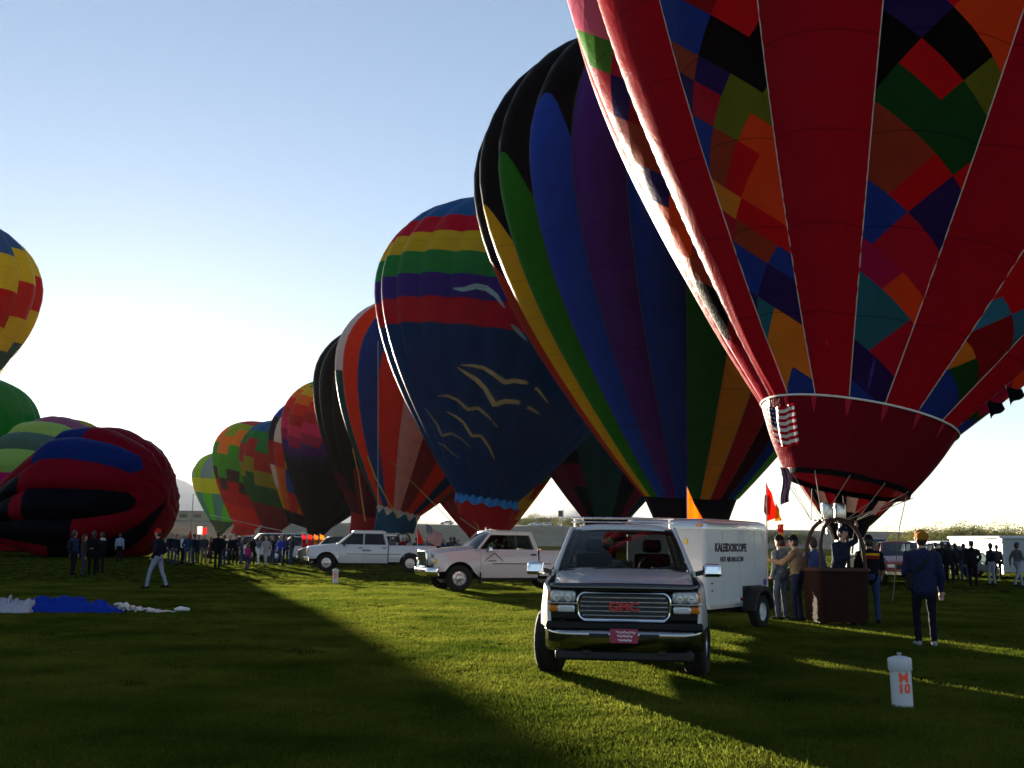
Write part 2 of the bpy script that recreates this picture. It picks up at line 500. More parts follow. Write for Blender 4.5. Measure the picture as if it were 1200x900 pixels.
def balloon(name, label, mouth, lx, ly, Rb, n, colfn, rot=0., bulge=.05, nu=4, base=None, trans=.42, deform=None, wr=.35, group='hot air balloons lined up on the field', part='gore'):
    """colfn(i, a) -> list of (t_end, arch, colour) from the mouth to the crown; a = degrees from the left edge (90 faces the camera)"""
    root = empty(name, base if base is not None else (mouth[0], mouth[1], 0))
    tag(root, label, 'balloon', group)
    M = axis_matrix(mouth, lx, ly) if deform is None else Matrix.Identity(4)
    M = Matrix.Translation(-root.location) @ M
    cache = {}
    for i in range(n):
        th = rot + i * 2 * math.pi / n
        a = (math.degrees(th) - 180) % 360
        t0, k0 = 0., 0.
        segs = colfn(i, a)
        pn = part if len(segs) <= 2 else 'panel'
        for (t1, k1, c) in segs:
            nv = max(2, int((t1 - t0) * 30))
            if deform is None:
                key = (t0, k0, t1, k1)
                if key not in cache: cache[key] = panel_mesh(t0, k0, t1, k1, n, Rb, bulge, nu, nv)
                me = cache[key]; MM = M @ Matrix.Rotation(th, 4, 'Z')
            else:
                me = panel_mesh(t0, k0, t1, k1, n, Rb, bulge, nu * 2, nv * 2)
                rm = Matrix.Rotation(th, 4, 'Z')
                for v in me.vertices: v.co = deform(rm @ v.co) - root.location
                MM = None
            mkobj(pn, me, fabric(c, trans, wr), root, MM)
            t0, k0 = t1, k1
    return root, M
def seams(root, M, n, Rb, rot, bulge, r, material, t1=1., name='load_tape', which=None):
    ts = [t1 * k / 40 for k in range(41)]
    mb = MB(); mb.tube([gore_point(1, t, n, Rb * 1.002, bulge) for t in ts], r, 5)
    me = mb.mesh(name)
    for i in range(n):
        if which and i not in which: continue
        mkobj(name, me, material, root, M @ Matrix.Rotation(rot + i * 2 * math.pi / n, 4, 'Z'))
def skirt(root, M, r0, r1, h, col, n=36, tilt=0., name='skirt', arc=(0, 360), flare=0., trans=.25, wave=1.):
    """open cone of cloth hanging from the mouth; the lower rim may tilt and wave"""
    mb = MB()
    a0, a1 = R(arc[0]), R(arc[1])
    def fn(u, v):
        a = a0 + (a1 - a0) * u
        rr = r0 + (r1 - r0) * v + flare * math.sin(v * math.pi) + .03 * wave * math.sin(a * 9) * v + .05 * wave * math.sin(a * 5 + 2) * v * v
        return Vector((rr * math.cos(a), rr * math.sin(a), -h * v * (1 + tilt * math.cos(a)) + .04 * wave * math.sin(a * 9) * v))
    mb.grid(fn, n * 2, 12)
    me = mb.mesh(name, True, 60)
    return mkobj(name, me, fabric(col, trans, .5), root, M)

def rrect(w, h, r, n=6):
    pts = []
    for cx, cy, a0 in ((w / 2 - r, h / 2 - r, 0), (-w / 2 + r, h / 2 - r, 90), (-w / 2 + r, -h / 2 + r, 180), (w / 2 - r, -h / 2 + r, 270)):
        for k in range(n + 1):
            a = R(a0 + 90 * k / n); pts.append((cx + r * math.cos(a), cy + r * math.sin(a)))
    return pts
wicker = mat('wicker', (.022, .008, .005), rough=.85, var=.35, scale=18, bump=.4, bscale=60, spec=.12)
leather = mat('leather_trim', (.05, .025, .018), rough=.6, spec=.2)
steel = mat('stainless', (.55, .55, .55), rough=.25, metal=1)
rope_m = mat('pale_rope', (.45, .42, .36), rough=.9)
def basket(root, x, y, w=1.25, d=1.05, h=1.12, hoop=True, top=None, mouthM=None, rm=1.4, wires=8, rz=.0, detail=True):
    """wicker basket with padded rim, uprights, burner and the wires up to the mouth"""
    def T(p): 
        c, s = math.cos(rz), math.sin(rz)
        return Vector((x + p[0] * c - p[1] * s, y + p[0] * s + p[1] * c, p[2])) - root.location
    mb = MB()
    nseg = 112 if detail else 32
    rc = [Vector((a_, b_, 0)) for a_, b_ in rrect(w, d, .12, 8)]
    cum = [0.]
    for q in range(len(rc)): cum.append(cum[-1] + (rc[(q + 1) % len(rc)] - rc[q]).length)
    def ring(z, k):      # rounded rectangle walked in even steps
        out = []
        for j in range(nseg):
            s_ = cum[-1] * j / nseg; q = max(i for i in range(len(rc)) if cum[i] <= s_ + 1e-9)
            p = rc[q].lerp(rc[(q + 1) % len(rc)], (s_ - cum[q]) / max(1e-6, cum[q + 1] - cum[q]))
            out.append((p.x * k, p.y * k, z))
        return out
    rows = 26 if detail else 6
    vs, fs = [], []
    for k in range(rows + 1):
        z = .06 + (h - .06) * k / rows
        kk = 1 + .04 * k / rows
        vs += [T((p[0] * (1 + wv_), p[1] * (1 + wv_), p[2])) for j, p in enumerate(ring(z, kk)) for wv_ in [.016 * ((j // 2 + k) % 2) if detail else 0]]
    for k in range(rows):
        for j in range(nseg):
            a, b = k * nseg + j, k * nseg + (j + 1) % nseg
            fs.append((a, b, b + nseg, a + nseg))
    fs.append(tuple(range(nseg)))
    mb.add(vs, fs)
    bo = mb.build('basket', wicker, root)
    rb = MB(); rb.tube([T(p) for p in ring(h, 1.045)], .045, 8, closed=True)
    rb.build('padded_rim', leather, bo)
    for q in (-.3, .3):
        sk = MB(); sk.box(T((q * w, 0, .03)), (.07, d * .95, .06)); sk.build('skid', leather, bo)
    zt = top or 2.05
    hp = MB()
    for s in (-1, 1):       # padded hoop over front and back
        pts = []
        for k in range(13):
            a = math.pi * k / 12
            pts.append(T((-math.cos(a) * w * .46, s * d * .42 * (1 - .45 * math.sin(a)), h + (zt - h) * (math.sin(a) ** .55))))
        hp.tube(pts, .04, 8)
    hp.build('upright', leather, bo)
    br = MB()
    for s in (-.14, .14):
        br.lathe([(.10, zt - .08), (.12, zt), (.12, zt + .28), (.105, zt + .33), (.09, zt + .28), (.02, zt + .05)], 14, Matrix.Translation(T((s, 0, 0))))
        br.tube([T((s, 0, zt - .3)), T((s, 0, zt))], .03, 6)
    br.tube([T((-.35, 0, zt - .02)), T((.35, 0, zt - .02))], .022, 6)
    for s in (-.2, .2): br.tube([T((-.35, s, zt - .02)), T((.35, s, zt - .02))], .018, 6)
    br.build('burner', steel, bo)
    if mouthM is not None:
        mw = MB()
        for k in range(wires):
            a = 2 * math.pi * (k + .5) / wires
            p = mouthM @ Vector((rm * math.cos(a), rm * math.sin(a), 0))
            q = T((math.copysign(w * .36, math.cos(a)) if True else 0, math.copysign(d * .3, math.sin(a)), zt - .02))
            mw.tube([q, p], .008 if detail else .012, 4)
        mw.build('suspension_wire', rope_m, root)
    return bo

def solid(c): return lambda i, a: [(1, 0, c)]

# --- the near patchwork balloon -------------------------------------------------
MAIN = dict(mouth=(7.082, 20.86, 4.098), lx=.212, ly=.035, Rb=8.978, n=18)
RED = '#9c1230'
def main_balloon():
    n, Rb = MAIN['n'], MAIN['Rb']
    bulge = .045
    root = empty('hot_air_balloon', (gx(978, 21.2).x, 21.2, 0))
    tag(root, 'nearest balloon, red gores alternating with patchwork gores, maroon skirt and wicker basket', 'balloon', 'hot air balloons lined up on the field')
    M = Matrix.Translation(-root.location) @ axis_matrix(MAIN['mouth'], MAIN['lx'], MAIN['ly'])
    MW = Matrix.Translation(root.location) @ M
    rot = R(-83)           # gore 0 (red) faces the camera
    redme = panel_mesh(0, 0, 1, 0, n, Rb, bulge, 14, 420, .02)
    tc = {'blue': '#27408f', 'dred': '#7d1020', 'red': '#b5131f', 'black': '#0e0c10', 'gold': '#c4832a', 'brown': '#8a4030', 'navy': '#2a2158', 'olive': '#5f7028',
          'crim': '#a01c38', 'orange': '#cc5220', 'teal': '#2f6a78', 'steel': '#3a7c98', 'green': '#1d4a26', 'mag': '#9c1c50', 'pink': '#d07088', 'grey': '#8c8890', 'lime': '#4a8030'}
    z6 = [(255, 60, 'blue'), (290, 20, 'dred'), (400, 30, 'red'), (410, 110, 'black'), (370, 160, 'gold'), (260, 140, 'brown'), (340, 230, 'navy'), (455, 270, 'olive'), (320, 290, 'crim'), (450, 370, 'orange'), (440, 430, 'red'), (320, 360, 'blue'), (330, 430, 'brown'), (425, 500, 'gold'), (520, 520, 'orange'), (510, 610, 'red'), (420, 590, 'crim'), (410, 640, 'brown'), (500, 690, 'blue'), (490, 760, 'navy'), (490, 830, 'teal'), (540, 890, 'gold'),
          (830, 130, 'black'), (890, 60, 'navy'), (1020, 110, 'black'), (1080, 80, 'orange'), (970, 180, 'red'), (910, 230, 'steel'), (855, 290, 'green'), (815, 360, 'brown'), (1080, 260, 'olive'), (1020, 350, 'green'), (940, 460, 'red'), (860, 540, 'navy'), (810, 550, 'blue'), (940, 640, 'navy'), (790, 630, 'mag'), (890, 680, 'crim'), (850, 760, 'orange'), (790, 830, 'teal'), (900, 850, 'orange'), (1140, 840, 'steel'), (1160, 760, 'red'),
          (30, 50, 'pink'), (40, 110, 'olive'), (30, 150, 'lime'), (70, 220, 'crim'), (100, 270, 'navy'), (120, 330, 'dred'), (160, 400, 'brown'), (200, 500, 'navy'), (220, 570, 'orange'), (260, 650, 'orange'), (300, 720, 'brown'), (340, 800, 'black'), (390, 870, 'dred')]
    z7 = [(560, 30, 'teal'), (610, 40, 'navy'), (570, 100, 'black'), (620, 150, 'gold'), (610, 220, 'blue'), (840, 80, 'teal'), (910, 30, 'orange'), (880, 130, 'crim'), (830, 190, 'navy'), (820, 220, 'lime'), (800, 240, 'blue'), (1170, 80, 'teal'), (1110, 120, 'dred'), (1055, 170, 'gold'), (1120, 200, 'mag'), (1060, 230, 'green'), (1000, 260, 'blue'), (1180, 230, 'orange'), (480, 130, 'pink'), (440, 70, 'black'), (520, 220, 'crim'), (500, 170, 'crim')]
    samp = [(680 + x / 2.25, y / 2.25, c) for x, y, c in z6] + [(640 + x / 2.143, 350 + y / 2.143, c) for x, y, c in z7]
    pal = list(tc)
    rest = MB(); restcol = []
    rng = random.Random(5)
    for i in range(n):
        th = rot + i * 2 * math.pi / n
        RZ = Matrix.Rotation(th, 4, 'Z')
        if i % 2 == 0:
            mkobj('gore', redme, fabric(RED, .42, .3), root, M @ RZ)
            continue
        # patchwork: cut the flattened gore along two crossing families of seams
        bm = bmesh.new()
        Ltot = ARC * Rb
        def half(s): return prof(min(1, max(0, s / Ltot)))[0] * Rb * math.pi / n
        rows = 110; cols = 6
        grid = [[bm.verts.new((half(Ltot * k / rows) * (2 * j / cols - 1), 0, Ltot * k / rows)) for j in range(cols + 1)] for k in range(rows + 1)]
        for k in range(rows):
            for j in range(cols):
                bm.faces.new((grid[k][j], grid[k][j + 1], grid[k + 1][j + 1], grid[k + 1][j]))
        fam = []
        for sgn, tl in ((1, R(38)), (-1, R(52))):
            dn = Vector((math.sin(tl) * sgn, 0, math.cos(tl))).normalized()
            c = -4.; cs = []
            while c < Ltot + 4:
                cs.append(c); c += rng.choice((.45, .6, .75, .95))
            for c in cs:
                bmesh.ops.bisect_plane(bm, geom=bm.verts[:] + bm.edges[:] + bm.faces[:], plane_co=dn * c, plane_no=dn)
            fam.append((dn, cs))
        cells = {}
        for f in bm.faces:
            ce = f.calc_center_median()
            key = tuple(int(np.searchsorted(cs, ce.dot(dn))) for dn, cs in fam)
            cells.setdefault(key, []).append(f)
        def to3(co):
            t = min(1, max(0, co.z / Ltot)); h = max(half(co.z), 1e-4)
            return gore_point(max(-1, min(1, co.x / h)), t, n, Rb, bulge, .02)
        for key, fs in cells.items():
            idx = {}; vs = []; ff = []; acc = Vector((0, 0, 0)); zs = 0
            for f in fs:
                q = []
                for v in f.verts:
                    if v.index not in idx or True:
                        kk = (round(v.co.x, 5), round(v.co.z, 5))
                        if kk not in idx: idx[kk] = len(vs); vs.append(to3(v.co))
                    q.append(idx[kk])
                if len(set(q)) > 2: ff.append(q)
                zs += f.calc_center_median().z
            if not ff: continue
            ctr = sum(vs, Vector((0, 0, 0))) / len(vs)
            wp = MW @ RZ @ ctr
            a = (math.degrees(th) - 180) % 360
            px, py = project(wp) if (wp - EYE).dot(fw) > 1 else (9e3, 9e3)
            vis = (a < 200 or a > 345) and -40 < py < 560 and 600 < px < 1260
            if vis:
                c = min(samp, key=lambda s: (s[0] - px) ** 2 + (s[1] - py) ** 2)[2]
                if abs(min((s[0] - px) ** 2 + (s[1] - py) ** 2 for s in samp)) > 55 ** 2: c = rng.choice(pal)
                mb = MB(); mb.add(vs, ff)
                me = mb.mesh('patch', True, 80)
                mkobj('patch', me, fabric(tc[c], .42, .35), root, M @ RZ)
            else:
                rest.cur = pal.index(rng.choice(pal[:-3]))
                rest.add([RZ @ v for v in vs], ff)
        bm.free()
    me = rest.mesh('patchwork_field', True, 80)
    for c in pal: me.materials.append(fabric(tc[c], .42, .35))
    tag(mkobj('patchwork_field', me, None, root, M), kind='stuff')
    seams(root, M, n, Rb, rot, bulge, .011, mat('white_tape', (.62, .58, .54), rough=.7))
    r0 = .21 * Rb
    # maroon skirt, its seam line and the flag hung on its sunny side
    sk = skirt(root, M, r0 * 1.02, 1.24, 1.30, '#641020', 48, .0, flare=.05, trans=.06, wave=.3)
    hm_ = MB(); hm_.grid(lambda u, v: Vector(((1.25 - .02 * v) * math.cos(u * 6.2832), (1.25 - .02 * v) * math.sin(u * 6.2832), -1.28 - .12 * v)), 80, 2); mkobj('hem', hm_.mesh('hem'), fabric('#0d0b0e', .02, .3), sk)
    sk.data.name = 'skirt'
    tp = MB(); tp.tube([(r0 * 1.03 * math.cos(a), r0 * 1.03 * math.sin(a), 0) for a in np.linspace(0, 2 * math.pi, 72, endpoint=False)], .022, 6, closed=True)
    mkobj('rim_tape', tp.mesh('rim_tape'), mat('white_tape', (.62, .58, .54)), sk)
    for i in range(n):
        st = MB(); a = rot + (i + .5) * 2 * math.pi / n
        def P(v, da):
            rr = (r0 * 1.02 + (1.24 - r0 * 1.02) * v + .05 * math.sin(v * math.pi)) + .012
            return (rr * math.cos(a + da), rr * math.sin(a + da), -1.30 * v)
        st.add([P(0, -.035), P(0, .035), P(.24, .006), P(.24, -.006)], [(0, 1, 2, 3)])
        mkobj('reinforcing_patch', st.mesh('reinforcing_patch'), fabric('#a83040', .2, .3), sk)
    # national flag draped on the left of the skirt
    fl = MB()
    rr0 = lambda v: r0 * 1.02 + (1.24 - r0 * 1.02) * v + .05 * math.sin(v * math.pi) + .05
    a0, a1 = R(188), R(214)
    nu, nv = 26, 26
    def ff(u, v):
        a = a0 + (a1 - a0) * u; vv = .12 + .56 * v + .05 * math.sin(u * 3.1)
        rr = rr0(vv) + .018 * math.sin(u * 16 + v * 3)
        return Vector((rr * math.cos(a), rr * math.sin(a), -1.30 * vv))
    for j in range(nv):
        for i in range(nu):
            fl.cur = 2 if (i < 11 and j < 14) else (j // 2) % 2
            if fl.cur == 2 and i % 3 == 1 and j % 3 == 1: fl.cur = 1
            fl.add([ff(i / nu, j / nv), ff((i + 1) / nu, j / nv), ff((i + 1) / nu, (j + 1) / nv), ff(i / nu, (j + 1) / nv)], [(0, 1, 2, 3)])
    me = fl.mesh('flag', True, 80)
    for c in ('#a5152b', '#e0dcd8', '#1c2450'): me.materials.append(fabric(c, .25, .4))
    tag(mkobj('flag', me, None, sk), 'striped flag draped on the sunlit side of the skirt')
    basket(root, root.location.x, root.location.y, 1.02, .85, 1.08, top=2.1, mouthM=M @ Matrix.Translation((0, 0, -1.35)), rm=1.3, wires=12, rz=.15)
    # pleated valance hanging off the far right of the mouth
    return root, MW
main_root, main_MW = main_balloon()

# --- tall striped balloon ------------------------------------------------------
def pick(a, tab):
    """tab of (degrees from left edge upper bound, value)"""
    for lim, v in tab:
        if a < lim: return v
    return tab[-1][1]
def b2col(i, a):
    K = '#0d0c12'
    t = pick(a, [(8.5, ('#b03a1c', .42)), (22, ('#e0b01c', .49)), (36, ('#2f7a22', .545)), (50, ('#2c4fb0', .61)), (64, ('#54307c', .71)), (78, ('#2a3f8c', .64)), (92, ('#26602a', .6)), (107, ('#dc901a', .58)), (121, ('#a81a28', .56)), (133, ('#3c1420', .5)), (147, ('#253a80', .5)),
                 (161, ('#4f9a28', .5)), (175, ('#8a1c2c', .5)), (189, ('#c07a1a', .5)), (216, ('#2a3f8c', .5)), (244, ('#54307c', .55)), (272, ('#b03a1c', .5)), (300, ('#c8981c', .5)), (330, ('#2f6a22', .5)), (349, ('#2c4fa6', .5)), (361, ('#8f8f8c', .44))])
    return [(t[1], .07, t[0]), (1, 0, K)]
b2, b2M = balloon('hot_air_balloon', 'black topped balloon with long blue, purple, green and yellow stripes', (6.99, 40.141, 3.346), .02, -.079, 8.577, 26, b2col, rot=R(-95), bulge=.06, nu=8)
sk = skirt(b2, b2M, .21 * 8.577, 1.35, 1.15, '#17141c', 40, .1)
basket(b2, 6.9, 40.2, mouthM=b2M @ Matrix.Translation((0, 0, -1.0)), rm=1.4, detail=False)
seams(b2, b2M, 26, 8.577, R(-95), .06, .014, mat('dark_tape', (.05, .05, .06)), name='load_tape')

# --- blue balloon with gulls ----------------------------------------------------
B3P = dict(mouth=(-1.362, 59.329, 3.966), lx=.136, ly=-.038, Rb=8.141)
BL = '#183a68'
def b3col(i, a):
    return [(.425, 0, BL), (.481, 0, '#b81238'), (.531, 0, '#3d2a78'), (.581, 0, '#2c8044'), (.631, 0, '#d2b02c'), (.68, 0, '#c0183c'), (1, 0, '#2a5f92')]
b3, b3M = balloon('hot_air_balloon', 'dark blue balloon with pale flying gulls below red, yellow, green and purple bands', B3P['mouth'], B3P['lx'], B3P['ly'], B3P['Rb'], 24, b3col, rot=R(-93), bulge=.05)
skirt(b3, b3M, .21 * 8.141, 1.5, 1.5, '#9c1424', 40, .25, trans=.3)
vl = MB(); vl.grid(lambda u, v: Vector(((1.78 + .06 * math.sin(u * 150)) * math.cos(u * 6.2832), (1.78 + .06 * math.sin(u * 150)) * math.sin(u * 6.2832), -.45 * v * (1 + .2 * math.sin(u * 75)) + .1)), 160, 3)
mkobj('valance', vl.mesh('valance'), fabric('#3f7fc0', .3, .4), b3, b3M)
basket(b3, -1.2, 59.2, mouthM=b3M @ Matrix.Translation((0, 0, -1.3)), rm=1.5, detail=False)
def gulls():
    """appliqued gulls sewn onto the cloth"""
    MW = Matrix.Translation(b3.location) @ b3M
    n = 24; Rb = B3P['Rb']
    verts, faces = [], []
    rows, cs = 60, 96
    for k in range(rows + 1):
        for j in range(cs):
            th = 2 * math.pi * j / cs
            gi = round((th - R(-93)) / (2 * math.pi / n)); u = ((th - R(-93)) - gi * 2 * math.pi / n) / (math.pi / n)
            p = gore_point(u, k / rows, n, Rb, .05)
            rr = math.hypot(p.x, p.y)
            verts.append(MW @ Vector((rr * math.cos(th), rr * math.sin(th), p.z)))
    for k in range(rows):
        for j in range(cs): faces.append((k * cs + j, k * cs + (j + 1) % cs, (k + 1) * cs + (j + 1) % cs, (k + 1) * cs + j))
    bvh = BVHTree.FromPolygons(verts, faces)
    G = [  # wing lines in zoomed coordinates (origin 350,210; 2.092 per photo pixel), half width
        ([(398, 455), (425, 456), (455, 462), (480, 478), (505, 497), (528, 493), (555, 497), (585, 515), (612, 548)], 8, '#b8ac84'),
        ([(390, 460), (410, 474), (435, 490), (458, 512), (480, 552), (505, 543), (535, 545), (565, 560), (592, 575)], 9, '#b8ac84'),
        ([(343, 530), (365, 530), (390, 540), (415, 563), (440, 560), (465, 580), (488, 608)], 6, '#a09670'),
        ([(362, 568), (385, 580), (405, 595), (425, 628), (448, 628), (465, 652), (480, 686)], 6, '#a09670'),
        ([(312, 560), (325, 578), (340, 600), (352, 628), (375, 622), (400, 635), (425, 660)], 5, '#7d806f'),
        ([(343, 645), (358, 652), (375, 668), (395, 682)], 4, '#7d806f'),
        ([(380, 268), (405, 270), (435, 262), (462, 268), (485, 285), (505, 315)], 9, '#9fb0bc'),
        ([(520, 355), (535, 370), (560, 395)], 6, '#9fb0bc')]
    for line, w, c in G:
        pts = []
        for (a, b) in line:
            d = ray(350 + a / 2.092, 210 + b / 2.092)
            loc, nr, ix, ds = bvh.ray_cast(EYE, d)
            if loc is not None: pts.append((loc, nr if nr.dot(d) < 0 else -nr))
        if len(pts) < 3: continue
        # refine with interpolation
        q = []
        for k in range(len(pts) - 1):
            for s in range(4):
                f = s / 4; q.append((pts[k][0].lerp(pts[k + 1][0], f), pts[k][1].lerp(pts[k + 1][1], f)))
        q.append(pts[-1])
        mb = MB(); vs = []; L = len(q)
        for k, (p, nr) in enumerate(q):
            t = (q[min(k + 1, L - 1)][0] - q[max(k - 1, 0)][0]).normalized()
            sd = nr.cross(t).normalized()
            hw = w / 2.092 * 59 / 1200 * .7 * max(.12, math.sin(math.pi * (k + .5) / L) ** .6)
            off = nr * .05
            vs += [p + off + sd * hw - b3.location, p + off - sd * hw - b3.location]
        mb.add(vs, [(2 * k, 2 * k + 1, 2 * k + 3, 2 * k + 2) for k in range(L - 1)])
        tag(mkobj('gull_applique', mb.mesh('gull_applique', True, 80), fabric(c, .25, .2), b3))
gulls()

# --- red, white, teal and blue striped balloon ----------------------------------
def b4col(i, a):
    c = pick(a, [(10, '#d01c10'), (27, ('#d8d0cc', '#1d4a4e')), (47, '#e8481a'), (64, '#253f80'), (80, '#e02412'), (96, '#d89890'), (112, '#7a1420'), (128, '#d82010'), (146, '#1c2348'), (165, '#d01c10'), (183, '#1d4a4e'), (215, '#d01c10'), (250, '#253f80'), (290, '#e8481a'), (330, '#d8d0cc'), (361, '#c81c10')])
    if isinstance(c, tuple): return [(.46, 0, c[1]), (1, 0, c[0])]
    return [(1, 0, c)]
b4, b4M = balloon('hot_air_balloon', 'leaning balloon with red, white, orange and blue vertical stripes', (-8.593, 79.463, 3.757), .245, -.018, 7.789, 20, b4col, rot=R(-90), bulge=.06, nu=6, trans=.45)
skirt(b4, b4M, .21 * 7.789, 1.5, 1.7, '#1f4c62', 40, -.2, trans=.3)
vl = MB(); vl.grid(lambda u, v: Vector((1.72 * math.cos(u * 6.2832), 1.72 * math.sin(u * 6.2832), .12 - .4 * v * (1 + .5 * math.sin(u * 75)))), 160, 3)
mkobj('valance', vl.mesh('valance'), fabric('#b8a89c', .3, .4), b4, b4M)
basket(b4, -8.2, 79.4, mouthM=b4M @ Matrix.Translation((0, 0, -1.4)), rm=1.4, detail=False)
# --- black balloon ---------------------------------------------------------------
def b5col(i, a):
    if 60 < a < 80: return [(.2, .02, '#7a1430'), (1, 0, '#111014')]
    return [(.13 + .05 * math.sin(a * .07), .03, '#5c1226'), (1, 0, '#111014')]
b5, b5M = balloon('hot_air_balloon', 'plain black balloon with red throat behind the red striped balloon', (-12.835, 94.315, 3.63), .246, 0, 8.292, 20, b5col, rot=R(-90), bulge=.06)
skirt(b5, b5M, .21 * 8.292, 1.35, 1.9, '#a0142a', 40, -.1, trans=.4)
basket(b5, -12.6, 94.3, mouthM=b5M @ Matrix.Translation((0, 0, -1.6)), rm=1.4, detail=False)
# --- rainbow balloon -------------------------------------------------------------
def b6col(i, a):
    rb = ['#2a2040', '#4a2470', '#a01c5a', '#d8306c', '#b01c28', '#d8301c', '#e87a20', '#e8c024', '#4f9a34', '#1f4a98']
    sh = .03 * abs((i % 4) - 2) - .02
    out = [(.30 + sh, 0, '#181620')]
    for k, c in enumerate(rb): out.append((.34 + sh + .052 * k, 0, c))
    return out + [(1, 0, '#14141e')]
b6, b6M = balloon('hot_air_balloon', 'rainbow banded balloon with a dark base left of the black balloon', (-23.354, 126.01, 3.495), .293, .006, 8.285, 16, b6col, rot=R(-90), bulge=.07, trans=.5)
skirt(b6, b6M, .21 * 8.285, .9, 1.6, '#17161c', 30)
basket(b6, -23, 126, detail=False)
# --- patterned far balloons ------------------------------------------------------
def b7col(i, a):
    cs = ['#c86a20', '#1c1a26', '#b8301c', '#274a9a', '#d8d2c4', '#c8a824', '#8c1c28']
    out = [(.08, 0, '#15131a'), (.2, 0, cs[(i * 2) % 7])]
    for k in range(5): out.append((.2 + .13 * (k + 1), 0, cs[(i * 3 + k * 2) % 7]))
    return out + [(1, 0, '#1a1c2c')]
b7, b7M = balloon('hot_air_balloon', 'dark balloon with orange, red and white blocks beside the rainbow balloon', (-27.396, 135.738, 3.214), .299, -.008, 7.997, 16, b7col, rot=R(-90), bulge=.07, trans=.5)
basket(b7, -27.2, 135.7, detail=False)
def b8col(i, a):
    z = .04 * (i % 3)
    return [(.17, 0, '#8e1c28'), (.30 + z, 0, '#2c5a28'), (.40 + z, 0, '#a89024'), (.52 + z, 0, '#b83020'), (.66, 0, '#2c7a3a'), (.8, 0, '#26608a'), (1, 0, '#6a8a24')]
b8, b8M = balloon('hot_air_balloon', 'far balloon in muted green, olive and rust bands', (-36.331, 157.865, 3.271), .222, .007, 7.683, 16, b8col, rot=R(-90), bulge=.07, trans=.4)
skirt(b8, b8M, .21 * 7.683, 1.7, 1.3, '#6e1c28', 30)
basket(b8, -36, 157.8, detail=False)
def b9col(i, a):
    z = .07 * (i % 2)
    return [(.16, 0, '#d82a18'), (.26 + z, 0, '#b82020'), (.34 + z, 0, '#3c2a24'), (.5 + z, 0, '#4c9a2c'), (.62 + z, 0, '#e08020'), (.76, 0, '#8aa02c'), (1, 0, '#a02c3a')]
b9, b9M = balloon('hot_air_balloon', 'far balloon with red base rising through green flame points to orange', (-43.673, 169.986, 3.333), .235, .013, 8.195, 16, b9col, rot=R(-90), bulge=.07, trans=.42)
skirt(b9, b9M, .21 * 8.195, 1.9, 1.4, '#b82a18', 30)
basket(b9, -43.3, 170, detail=False)
def b10col(i, a):
    g = '#7fae2c' if i % 2 else '#56724e'
    return [(.07, 0, '#40483c'), (.36, 0, '#62a830' if i % 3 else '#5c7f8c'), (.50, 0, '#c8b828'), (.8, 0, '#7a8898' if i % 3 else '#8aa82c'), (1, 0, '#5c8a4a')]
b10, b10M = balloon('hot_air_balloon', 'farthest balloon, lime green with a yellow belt and slate panels', (-66.414, 237.331, 4.024), .111, .007, 8.031, 14, b10col, rot=R(-90), bulge=.07, trans=.48)
skirt(b10, b10M, .21 * 8.031, .5, 2.0, '#50583c', 24)
basket(b10, -66.2, 237.3, detail=False)
# --- second row glimpsed between the others --------------------------------------
def b11col(i, a):
    if a < 62 or a > 300: return [(.5, 0, '#e01c3a'), (1, 0, '#8c1c2c')]
    k = i % 2
    return [(.05 + .04 * k, 0, '#e03a14'), (.13 + .04 * k, 0, '#f0b818'), (.19 + .02 * k, 0, '#e04a14'), (.30, 0, '#2f8a2c'), (.36 + .03 * k, 0, '#f09018'), (.46, 0, '#a8203c'), (1, 0, '#253f80')]
b11, b11M = balloon('hot_air_balloon', 'balloon with zigzag yellow, orange and green panels half hidden by the gull balloon', (-1.852, 82.858, 2.261), -.026, -.034, 8.27, 20, b11col, rot=R(-90), bulge=.06, trans=.5)
skirt(b11, b11M, .21 * 8.27, 1.2, .9, '#c0142e', 30, trans=.45)
basket(b11, -2.4, 82.6, h=.9, top=1.45, detail=False)
def b12col(i, a):
    c = pick(a, [(30, '#7a1838'), (62, '#15141a'), (100, '#1f4648'), (130, '#18161c'), (150, '#6a1a30'), (361, '#1c2a3c')])
    if c == '#15141a': return [(.12, 0, '#15141a'), (.2, 0, '#74163c'), (1, 0, '#15141a')]
    return [(1, 0, c)]
b12, b12M = balloon('hot_air_balloon', 'dark teal and black balloon glimpsed between the gull balloon and the striped balloon', (7.267, 79.0, 3.333), .029, -.031, 8.271, 18, b12col, rot=R(-90), bulge=.06)
skirt(b12, b12M, .21 * 8.271, 1.5, 1.2, '#121116', 30)
basket(b12, 7.4, 79, detail=False)
def b13col(i, a):
    return [(.05, 0, '#121016'), (1, 0, ('#a5142a', '#15131a', '#c8bcb4')[i % 3])]
b13, b13M = balloon('hot_air_balloon', 'balloon striped red, white and black seen under the nearest skirt', (24.571, 75.169, 3.126), .094, -.065, 7.236, 24, b13col, rot=R(-90), bulge=.05)
skirt(b13, b13M, .21 * 7.236, 1.0, 1.3, '#121016', 30)
basket(b13, 24.7, 75.1, detail=False)
